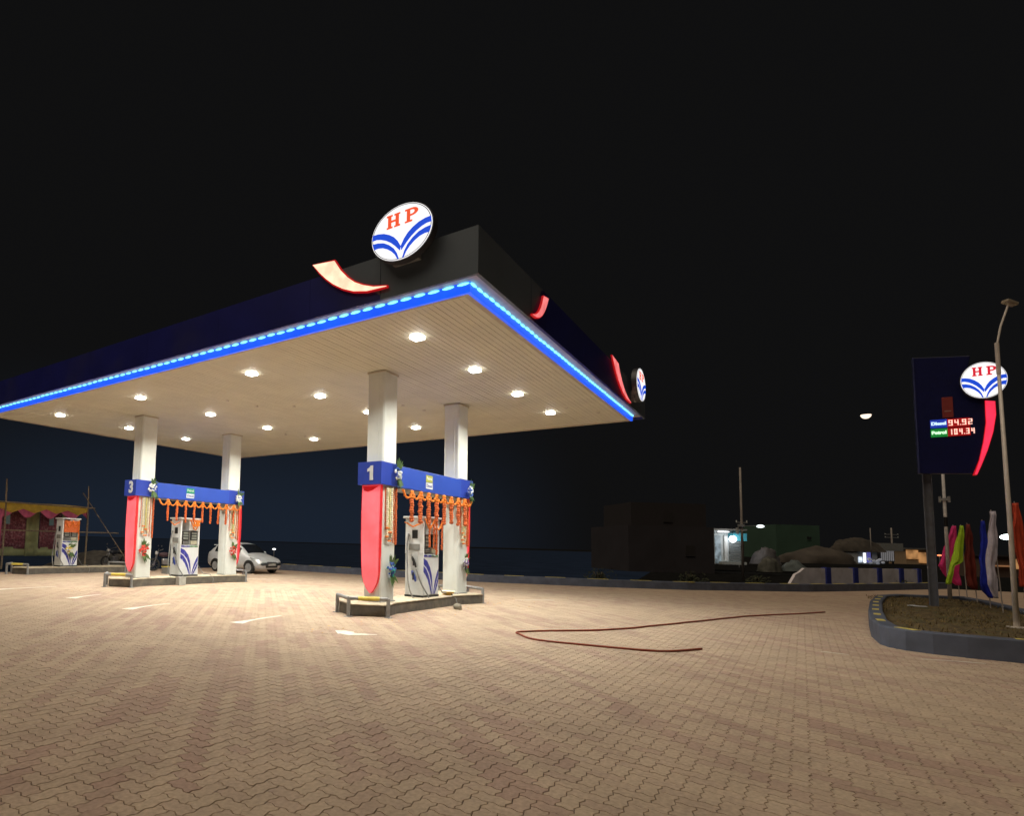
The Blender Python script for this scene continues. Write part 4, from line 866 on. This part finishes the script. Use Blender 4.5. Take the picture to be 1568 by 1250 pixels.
# small bright thing behind the bonnet: distant floor lamp on the kerb
t = thing('kerb_lamp', (24.6, 23.7, .33), 'small bright lamp glowing on the kerb wall just above the car bonnet', 'lamp'); MB().tube([(0, 0, 0), (0, 0, .75)], .02, 6).obj('stem', STEEL, t); MB().ball((0, 0, .80), .09, (1.2, 1.2, .6), 8, 5).obj('bulb', glow('kerb_lamp', (1, 1, 1), 1.6), t)
# ------------------------------------------------------------------ motorcycles in the shade
def motorcycle(x, y, rz, label, col):
    t = thing('motorcycle', (x, y, 0), label, 'motorcycle', 'motorcycles standing in the shade', rz); pm = mat('bike_'+col[0], col[1], .4); cm = mat('bike_metal', (.25, .25, .26), .3, .6)
    for xx in (-.62, .62):
        b_ = MB(); b_.tube([(xx+.27*math.cos(a), 0, .30+.27*math.sin(a)) for a in [2*PI*k/20 for k in range(21)]], .045, 8, False); w_ = b_.obj('wheel', mat('tyre', (.025, .025, .025), .8), t, smooth=True)
        sp = MB(); [sp.tube([(xx, 0, .30), (xx+.25*math.cos(a), 0, .30+.25*math.sin(a))], .006, 5) for a in [2*PI*k/10 for k in range(10)]]; sp.tube([(xx, -.05, .3), (xx, .05, .3)], .05, 8); sp.obj('spokes', cm, w_)
    MB().ball((.12, 0, .78), .20, (1.35, .62, .62), 10, 7).obj('tank', pm, t, smooth=True); MB().tube([(-.10, 0, .80), (-.40, 0, .79), (-.72, 0, .84)], [.10, .12, .07], 8).obj('seat', BLACK, t, smooth=True)
    MB().box(-.12, .22, -.11, .11, .30, .58).obj('engine', cm, t, bevel=.03)
    for s_ in (-1, 1): MB().tube([(.62, s_*.08, .30), (.42, s_*.07, .92)], .022, 8).obj('fork', cm, t)
    MB().tube([(-.6, .09, .3), (-.15, .05, .42), (.3, .03, .72), (.40, 0, .9)], .025, 8).obj('frame', BLACK, t); MB().tube([(.28, -.36, 1.05), (.38, -.15, .98), (.40, 0, .96), (.38, .15, .98), (.28, .36, 1.05)], .016, 8).obj('handlebar', cm, t)
    MB().ball((.50, 0, .86), .10, (.7, 1, 1), 10, 7).obj('headlamp', mat('head_glass', (.5, .5, .5), .2), t, smooth=True); MB().tube([(.1, -.14, .32), (-.3, -.16, .30), (-.8, -.17, .38)], [.03, .04, .045], 8).obj('exhaust', cm, t)
    for s_ in (-1, 1): MB().ball((.34, s_*.30, 1.20), .05, (.3, 1.2, .8), 8, 5).obj('mirror', cm, t); MB().ball((.68, 0, .55), .12, (1.6, .3, .3), 8, 5).obj('mudguard', pm, t)
    for yy in (-.05, .08): MB().ball((-.72, yy, .66), .06, (1.4, .5, .6), 8, 5).obj('tail', pm, t)
motorcycle(18.9, 24.2, math.radians(200), 'dark motorcycle standing between the columns of island 3', ('grey', (.08, .085, .10))); motorcycle(18.0, 24.6, math.radians(160), 'second dim motorcycle close behind the first one', ('maroon', (.06, .03, .04)))
motorcycle(17.6, 28.4, math.radians(190), 'dim motorcycle right of the tent behind the far island', ('black', (.04, .04, .05)))
t = thing('marker_box', (16.6, 22.5, 0), 'small dark box with a yellow top behind the pump on island 3', 'box'); MB().box(-.22, .22, -.2, .2, 0, .30).obj('case', GREYP, t, bevel=.01); MB().box(-.23, .23, -.21, .21, .301, .33).obj('yellow_top', YEL, t)
# ------------------------------------------------------------------ festival tent at far left
tn = thing('festival_tent', (12.0, 30.0, 0), 'cloth festival tent with yellow and pink scalloped valance at far left', 'tent')
OL = mat('olive_cloth', (.42, .44, .22), .9, var=.2, scale=3); MRN = mat('maroon_carpet', (.26, .08, .11), .9, var=.5, scale=14, grime=((.50, .28, .32), 9, .9)); YC = mat('yellow_cloth', (.80, .58, .10), .85, var=.15, scale=4); PC = mat('pink_cloth', (.72, .16, .32), .85, var=.2, scale=5)
tx0, tx1, tyv = -4.5, 3.95, -1.55      # the valance runs along x in front
dirv = Vector((.0, 0, 0))
def sheet(name, m_, f, nu, nv, parent, th=.01):
    b_ = MB(); b_.v = [tuple(f(i/nu, j/nv)) for j in range(nv+1) for i in range(nu+1)]
    for j in range(nv):
        for i in range(nu): k = j*(nu+1)+i; b_.f.append((k, k+1, k+nu+2, k+nu+1)); b_.m.append(0)
    o = b_.obj(name, m_, parent, smooth=True); o.modifiers.new('thickness', 'SOLIDIFY').thickness = th; return o
sheet('valance', YC, lambda a, b_: (tx0+(tx1-tx0)*a, tyv+.03*math.sin(a*40), 3.04+.03*math.sin(a*3*PI)-(.26+.20*(1-abs(((a*8.0) % 1)-.5)*2)**1.0*(1 if int(a*8) % 1 == 0 else 0))*b_), 96, 3, tn)
sheet('scallops', PC, lambda a, b_: (tx0+(tx1-tx0)*a, tyv+.03+.03*math.sin(a*40), 2.82-(.12+.34*abs(math.sin(a*PI*8+.9))**1.3)*b_), 96, 3, tn)
sheet('tent_roof', YC, lambda a, b_: (tx0+(tx1-tx0)*a, tyv+.02+3.2*b_, 3.03+.05*math.sin(a*9)*b_+.1*b_), 24, 4, tn)
for k, (a0, a1, m_) in enumerate(((-4.4, -2.9, OL), (-2.9, -1.35, MRN), (-1.35, .05, OL), (.05, 1.45, MRN), (1.45, 2.1, OL), (2.1, 3.2, MRN), (3.2, 3.9, OL))):
    sheet('hanging_cloth', m_, lambda a, b_: (a0+(a1-a0)*a, .05+.04*math.sin(a*9+k)-.5, 2.75-(2.2-(.35 if m_ is MRN else 0)*1.0)*b_), 14, 4, tn)
sheet('cloth_border', OL, lambda a, b_: (-4.4+8.3*a, -.43+.03*math.sin(a*30), .98-.42*b_), 40, 2, tn)
sheet('side_drape', PC, lambda a, b_: (.35-.25*a-.45, tyv+.0+.05*math.sin(a*6+b_*4), 2.75-2.5*b_), 5, 8, tn)
for x_ in (-4.0, 3.95, 0.0):
    MB().tube([(x_, tyv, 0), (x_+.02, tyv, 2.2), (x_-.03, tyv, 4.1)], [.045, .04, .03], 8).obj('bamboo_pole', BAMBOO, tn)
MB().tube([(-4.5, tyv-.04, 3.06), (4.3, tyv-.04, 3.0)], .035, 8).obj('bamboo_rail', BAMBOO, tn); MB().tube([(-4.5, tyv+.5, 1.74), (5.6, tyv-.2, 1.78)], .03, 8).obj('bamboo_rail', BAMBOO, tn)
MB().tube([(3.6, tyv-.05, 3.75), (5.8, tyv-.7, .45)], .022, 6).obj('bamboo_brace', BAMBOO, tn)
for x_ in (-1.9, .25, 2.3, 3.3): MB().box(x_, x_+.22, -1.0, -.97, 2.05, 2.62).obj('cloth_tassel', mat('dull_teal', (.22, .36, .42), .8), tn)
t = thing('earth_heap', (17.8, 30.2, -.05), 'low dark heap of earth and rubble right of the tent', 'heap')
b_ = MB()
for j in range(9):
    for i in range(16):
        a = 2*PI*i/16; r_ = 2.3*(1-j/8); b_.v.append((r_*math.cos(a)*1.3, r_*math.sin(a), .85*math.sin(j/8*PI/2)*(1+.25*noise.noise(Vector((r_*math.cos(a), r_*math.sin(a), j))))))
for j in range(8):
    for i in range(16): k = (i+1) % 16; b_.f.append((j*16+i, j*16+k, j*16+16+k, j*16+16+i)); b_.m.append(0)
b_.obj('mound', mat('rubble', (.10, .09, .08), .95, var=.4, scale=4, bump=.8), t, smooth=True)
# ------------------------------------------------------------------ background at right
def wall_row():
    t = thing('boundary_wall', (42.0, .2, -.06), 'low pale compound wall with blue painted piers beyond the kerb', 'wall')
    A_ = Vector((41.3, 0.6)); B_ = Vector((53.6, -6.0)); d = (B_-A_); n_ = d.normalized(); an = math.atan2(d.y, d.x); Ln = d.length
    Mx = Matrix.Translation((A_.x-42.0, A_.y-.2, 0)) @ Matrix.Rotation(an, 4, 'Z')
    WP = mat('pale_wall', (.86, .80, .84), .85, var=.15, scale=1.2, grime=((.4, .33, .3), 1.5, .4)); BP = mat('blue_pier', (.035, .05, .30), .7)
    bays = [(1.0, 3.3), (3.75, 6.1), (6.55, 8.7), (9.15, 11.2), (11.65, 13.4), (13.75, 13.95)]
    for k, (a, b_) in enumerate(bays):
        if k == 0: MB().prism([(a-1.1, 0), (a-.5, .60), (a-.1, .72), (a+.35, .95), (b_, .95), (b_, 0)], -.07, .07, lambda p, l: tuple(Mx @ Vector((p[0], l, p[1])))).obj('wall_panel', WP, t)
        else: MB().box(a, b_, -.07, .07, 0, .97, M=Mx).obj('wall_panel', WP, t)
    for a, b_ in zip([x[1] for x in bays], [x[0] for x in bays[1:]]): MB().box(a+.002, b_-.002, -.14, .14, 0, 1.0, M=Mx).obj('pier', BP, t)
wall_row()
ft = lambda x, y: math.atan2(Rt.y, Rt.x)     # far buildings face the station
def bld(name, x, y, w_, d_, h_, label, cat, m_, z0=-.06, rz=None, win=(), roof=None):
    t = thing(name, (x, y, z0), label, cat, rz=ft(0, 0) if rz is None else rz)
    MB().box(0, w_, 0, d_, 0, h_).obj('wall', m_, t)
    for (a, b_, c_, d2, mm) in win: f = MB().box(a, b_, -.06, -.002, c_, d2).obj('window', mm, t); MB().box(a-.05, b_+.05, -.07, -.061, c_-.06, c_-.001).obj('sill', m_, f)
    if roof: MB().box(-.2, w_+.2, -.3, d_+.2, h_+.001, h_+.16).obj('roof', roof, t)
    return t
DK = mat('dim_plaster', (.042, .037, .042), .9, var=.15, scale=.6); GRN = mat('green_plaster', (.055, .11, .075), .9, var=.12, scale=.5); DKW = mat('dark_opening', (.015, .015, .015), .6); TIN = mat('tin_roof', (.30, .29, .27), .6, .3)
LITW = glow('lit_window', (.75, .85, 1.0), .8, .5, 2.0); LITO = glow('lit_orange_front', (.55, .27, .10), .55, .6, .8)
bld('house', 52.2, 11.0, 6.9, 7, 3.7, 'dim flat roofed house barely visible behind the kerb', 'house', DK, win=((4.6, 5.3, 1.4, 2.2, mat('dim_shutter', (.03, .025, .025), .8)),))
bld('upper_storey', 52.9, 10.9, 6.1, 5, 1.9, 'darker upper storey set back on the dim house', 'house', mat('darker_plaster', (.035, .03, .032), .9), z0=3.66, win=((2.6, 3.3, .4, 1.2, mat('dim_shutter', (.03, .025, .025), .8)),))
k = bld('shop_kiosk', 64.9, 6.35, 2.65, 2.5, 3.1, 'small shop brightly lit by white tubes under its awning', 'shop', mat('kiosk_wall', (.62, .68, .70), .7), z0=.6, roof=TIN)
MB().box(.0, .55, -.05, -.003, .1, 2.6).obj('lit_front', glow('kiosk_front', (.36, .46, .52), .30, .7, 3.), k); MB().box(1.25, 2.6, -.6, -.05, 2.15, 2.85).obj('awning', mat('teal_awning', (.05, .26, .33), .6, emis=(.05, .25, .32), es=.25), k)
for q in range(7): MB().box(1.3, 2.6, -.08, -.051, .35+q*.24, .53+q*.24).obj('shutter_slat', mat('shutter', (.25, .27, .27), .6), k)
MB().box(-.05, .95, -.66, -.60, 2.92, 2.98).obj('tube_lamp', glow('tube_lamp', (1, 1, 1), 4.), k); MB().box(.85, 1.15, -.1, -.051, .3, 2.6).obj('door_frame', mat('pale_frame', (.75, .78, .78), .6), k); MB().box(.3, 2.6, -.5, -.051, -.02, .22).obj('counter', mat('pale_counter', (.45, .47, .44), .7), k)
t = thing('hanging_bulb', (65.2, 5.75, 2.9), 'round dazzling white bulb hanging before the lit shop', 'lamp'); MB().ball((0, -.8, 0), .30, n=12, k2=8).obj('bulb', glow('bright_bulb', (1, 1, 1), 7.), t, smooth=True); MB().tube([(0, -.8, .3), (0, -.8, .75)], .02, 6).obj('cord', BLACK, t)
bp_ = bpy.data.lights.new('bulb_light', 'POINT'); bp_.energy = 35; bp_.shadow_soft_size = .25; lo = bpy.data.objects.new('bulb_light', bp_); lo.parent = t; lo.location = (-.4, -1.4, 0); C.objects.link(lo)
bld('green_house', 93.1, 2.5, 5.5, 6, 4.2, 'plain green flat roofed building with one small dark opening', 'house', GRN, z0=1.2, win=((3.9, 4.4, 2.4, 2.75, DKW),))
MB().box(5.5, 6.3, 2, 2.4, 3.2, 3.35).obj('roof_spout', TIN, bpy.data.objects['green_house'])
def heap(x, y, z, rx, ry, h_, label, m_, name='tarpaulin_heap', cat='heap', seed=0):
    t = thing(name, (x, y, z), label, cat, rz=ft(0, 0)); b_ = MB(); nn = 28
    for j in range(9):
        for i in range(nn):
            a = 2*PI*i/nn; s_ = 1-j/8; nz = 1+.35*noise.noise(Vector((math.cos(a)*2*s_, math.sin(a)*2*s_, seed+j*.3))); nz *= 1+.13*noise.noise(Vector((math.cos(a)*7*s_, math.sin(a)*7*s_, seed+j*1.3))); b_.v.append((rx*s_*math.cos(a)*nz, ry*s_*math.sin(a)*nz, h_*(1+.12*noise.noise(Vector((math.cos(a)*5*s_, math.sin(a)*5*s_, seed-j))))*(math.sin(j/8*PI/2)**.6)*(1+(nz-1)*.35)))
    for j in range(8):
        for i in range(nn): k_ = (i+1) % nn; b_.f.append((j*nn+i, j*nn+k_, j*nn+nn+k_, j*nn+nn+i)); b_.m.append(0)
    b_.obj('heap_body', m_, t, smooth=True); return t
heap(70.9, -1.2, .9, 3.3, 2, 1.5, 'broad brown mound of earth behind the compound wall', mat('brown_mound', (.075, .062, .05), .95, var=.3, scale=1, bump=.5), 'earth_mound', seed=2)
heap(66.9, 2.6, .7, 1.3, 1, 1.5, 'pale rounded cloth covered heap right of the utility pole', mat('pale_tarp', (.085, .08, .085), .8, var=.3, scale=2), seed=5)
heap(59.1, 2.1, .2, .8, .7, 1.2, 'small pale bundle low in the dark before the mound', mat('pale_bundle', (.085, .085, .07), .8, var=.4, scale=3), seed=9)
heap(61.0, .5, .3, .9, .7, .9, 'dark bundle beside the small pale one', mat('dark_bundle', (.10, .12, .12), .8, var=.4, scale=3), seed=12)
heap(92.6, -4.9, 2.2, 3.2, 1.5, 1.6, 'thatched hut roof dimly seen above the mound', mat('thatch', (.06, .05, .04), .95, var=.4, scale=2), 'hut_roof', 'roof', seed=15)
bld('tin_shed', 94.6, -7.4, 2.6, 3, .9, 'pale tin roof lying left of the lit stall', 'shed', TIN, z0=2.4)
s_ = bld('market_stall', 99.3, -5.5, 2.5, 2, 1.6, 'small market stall with a blue white lit front', 'stall', mat('stall_wall', (.4, .42, .45), .7), z0=.7, roof=TIN)
MB().box(.1, .55, -.08, -.003, .2, .9).obj('lit_shelf', LITW, s_); MB().box(.75, 1.0, -.08, -.003, .2, 1.4).obj('tube_lamp', glow('stall_tube', (.9, .95, 1), 2.), s_); MB().box(1.2, 1.7, -.08, -.003, .2, 1.5).obj('blue_banner', mat('violet_banner', (.1, .1, .45), .6, emis=(.12, .12, .45), es=.5), s_)
t = thing('stall_lamp', (100.4, -6.9, .7), 'violet white lamp on a short post above the market stall', 'lamp'); MB().tube([(0, 0, 0), (0, 0, 2.2)], .04, 6).obj('post', STEEL, t); MB().ball((0, 0, 2.3), .17, n=10, k2=6).obj('bulb', glow('violet_bulb', (.80, .80, 1), 5.), t)
s_ = bld('slatted_kiosk', 101.0, -7.8, 1.75, 1.5, 1.5, 'grey slatted kiosk under a small white lamp', 'kiosk', mat('slat_back', (.10, .10, .11), .7), z0=1.1)
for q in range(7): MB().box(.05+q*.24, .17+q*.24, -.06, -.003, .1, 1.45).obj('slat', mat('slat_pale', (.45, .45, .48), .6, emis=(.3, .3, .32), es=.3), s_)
t = thing('kiosk_lamp', (101.3, -8.3, 1.1), 'small round white lamp on top of the slatted kiosk', 'lamp'); MB().tube([(0, 0, 1.5), (0, 0, 1.7)], .03, 6).obj('stem', STEEL, t); MB().ball((0, 0, 1.78), .16, n=10, k2=6).obj('bulb', glow('small_bulb', (1, 1, .95), 4.), t)
for k_, (x, y, z, a) in enumerate(((100.9, -7.2, .75, .2), (101.6, -7.9, .7, .5))):
    t = thing('goods_pile', (x-1.5, y+.3, z), ('pale sacks piled on the ground left of the slatted kiosk', 'low jumble of pale crates before the slatted kiosk')[k_], 'goods'); 
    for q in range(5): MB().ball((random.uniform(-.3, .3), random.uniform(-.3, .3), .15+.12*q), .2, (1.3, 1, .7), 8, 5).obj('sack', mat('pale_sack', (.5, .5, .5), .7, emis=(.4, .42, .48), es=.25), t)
s_ = bld('orange_shop', 110.0, -11.0, 3.2, 2.5, 2.0, 'shop front washed in orange light near the totem post', 'shop', mat('orange_wall', (.45, .32, .2), .8), z0=.8, roof=TIN)
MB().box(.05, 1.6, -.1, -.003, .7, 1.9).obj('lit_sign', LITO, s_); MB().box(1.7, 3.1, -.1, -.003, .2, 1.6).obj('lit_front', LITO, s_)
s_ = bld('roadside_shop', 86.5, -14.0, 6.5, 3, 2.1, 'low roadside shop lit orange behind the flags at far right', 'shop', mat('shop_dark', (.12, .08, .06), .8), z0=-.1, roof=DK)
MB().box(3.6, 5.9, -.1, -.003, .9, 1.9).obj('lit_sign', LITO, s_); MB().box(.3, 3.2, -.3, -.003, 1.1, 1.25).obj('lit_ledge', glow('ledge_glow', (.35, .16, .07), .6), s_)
def upole(name, x, y, z0, h_, r_, label, arms, ln=.6):
    t = thing(name, (x, y, z0), label, 'utility pole'); MB().tube([(0, 0, 0), (0, 0, h_)], [r_, r_*.7], 10).obj('pole', mat('pole_concrete', (.33, .29, .26), .85, var=.2, scale=2), t, smooth=True)
    for q in arms:
        o = MB().tube([tuple(-Rt*ln+Vector((0, 0, q))), tuple(Rt*ln+Vector((0, 0, q)))], r_*.35, 6).obj('cross_arm', STEEL, t)
        for f in (-.9, 0, .9): MB().tube([tuple(Rt*ln*f+Vector((0, 0, q))), tuple(Rt*ln*f+Vector((0, 0, q+.14)))], .035, 6).obj('insulator', WHITE, o)
    return t
p_ = upole('utility_pole', 43.8, 2.85, -.06, 6.95, .075, 'tall bare utility pole standing just behind the kerb wall', (3.55,), .35)
MB().box(-.05, .1, .15, .3, 2.85, 3.25).obj('meter_box', mat('meter_box', (.45, .46, .46), .6), p_); MB().box(-.15, .15, -.15, .2, 3.3, 3.45).obj('bracket', STEEL, p_)
upole('utility_pole', 108.9, -9.6, .8, 4.8, .12, 'distant utility pole with two cross arms left of the totem', (3.5, 3.9), .95); upole('utility_pole', 90.3, -6.2, 1.5, 3.4, .06, 'short thin pole above the thatched hut roof', (), .3)
def slamp(x, y, z, h_, arm, label, col, rad=.2, es=4.):
    t = thing('street_lamp', (x, y, z), label, 'street lamp', 'lit lamps along the far road'); MB().tube([(0, 0, 0), (0, 0, h_)], .05, 8).obj('pole', STEEL, t)
    MB().tube([(0, 0, h_), tuple(Rt*arm+Vector((0, 0, h_+.1)))], .03, 6).obj('arm', STEEL, t); MB().ball(tuple(Rt*arm+Vector((0, 0, h_+.05))), rad, (1.6, 1.6, .7), 10, 6).obj('lamp_head', glow('lamp_'+label.split()[0], col, es), t)
slamp(83.8, 5.8, 0, 4.8, 2.6, 'thin far street lamp with a small white head right of the near utility pole', (.9, 1, 1), .26, 2.)
slamp(89.2, -16.9, 0, 3.95, -.4, 'dazzling pale street lamp between the white flag and the mast', (.85, 1, .95), .42, 9.)
slamp(126.9, -16.4, 0, 2.1, .0, 'tiny orange red lamp just right of the totem post', (1, .25, .1), .17, 2.)
# moon
mo = MB(); nn = 16
for j in range(9):
    a = -PI/2+PI/2*j/8*1.0
    for i in range(nn): mo.v.append((2.9*math.cos(a)*math.cos(2*PI*i/nn), 2.9*math.cos(a)*math.sin(2*PI*i/nn), 2.7*math.sin(a)+(.35*0)))
for j in range(8):
    for i in range(nn): k_ = (i+1) % nn; mo.f.append((j*nn+i, j*nn+k_, j*nn+nn+k_, j*nn+nn+i)); mo.m.append(0)
mo.f.append(tuple(8*nn+i for i in range(nn))); mo.m.append(0)
o = tag(mo.obj('half_moon', glow('moonlight', (1, .80, .62), 1.5), smooth=False), 'small bright half moon hanging in the black sky', 'moon'); o.location = (536.3, -37.5, 98.6)
# dark scrub between kerb and compound wall
SC = mat('scrub', (.035, .040, .020), .9, var=.5, scale=3)
for k_, (x, y, r_, lb) in enumerate(((33.5, 8.5, .7, 'low dark scrub behind the kerb below the dim house'), (38.5, 4.9, .6, 'low dark scrub left of the tall utility pole'), (40.5, 2.0, .5, 'low dark scrub right of the tall utility pole'), (51.3, -4.6, .45, 'small dark bush against the last bay of the compound wall'), (47.5, -2.3, .3, 'tuft of weeds at the foot of the compound wall'))):
    t = thing('bush', (x, y, -.06), lb, 'bush'); b_ = MB()
    for q in range(240):
        a, e = random.uniform(0, 2*PI), random.uniform(0, PI/2); rr2 = r_*random.uniform(.3, 1)*(1+.3*math.sin(a*3)); p = Vector((rr2*1.3*math.cos(a)*math.cos(e), rr2*1.3*math.sin(a)*math.cos(e), rr2*math.sin(e)*.9)); d = Vector((random.gauss(0, 1), random.gauss(0, 1), random.gauss(0, 1))).normalized()*.09; s2 = d.orthogonal().normalized()*.035; b_.quad(p-d, p+s2, p+d, p-s2)
    b_.obj('leaves', SC, t); sm_ = MB(); [sm_.tube([(0, 0, 0), (random.gauss(0, r_*.3), random.gauss(0, r_*.3), r_*.7)], .015, 5) for q in range(5)]; sm_.obj('stems', BAMBOO, t)
print('DONE', len(bpy.data.objects), len(cells))
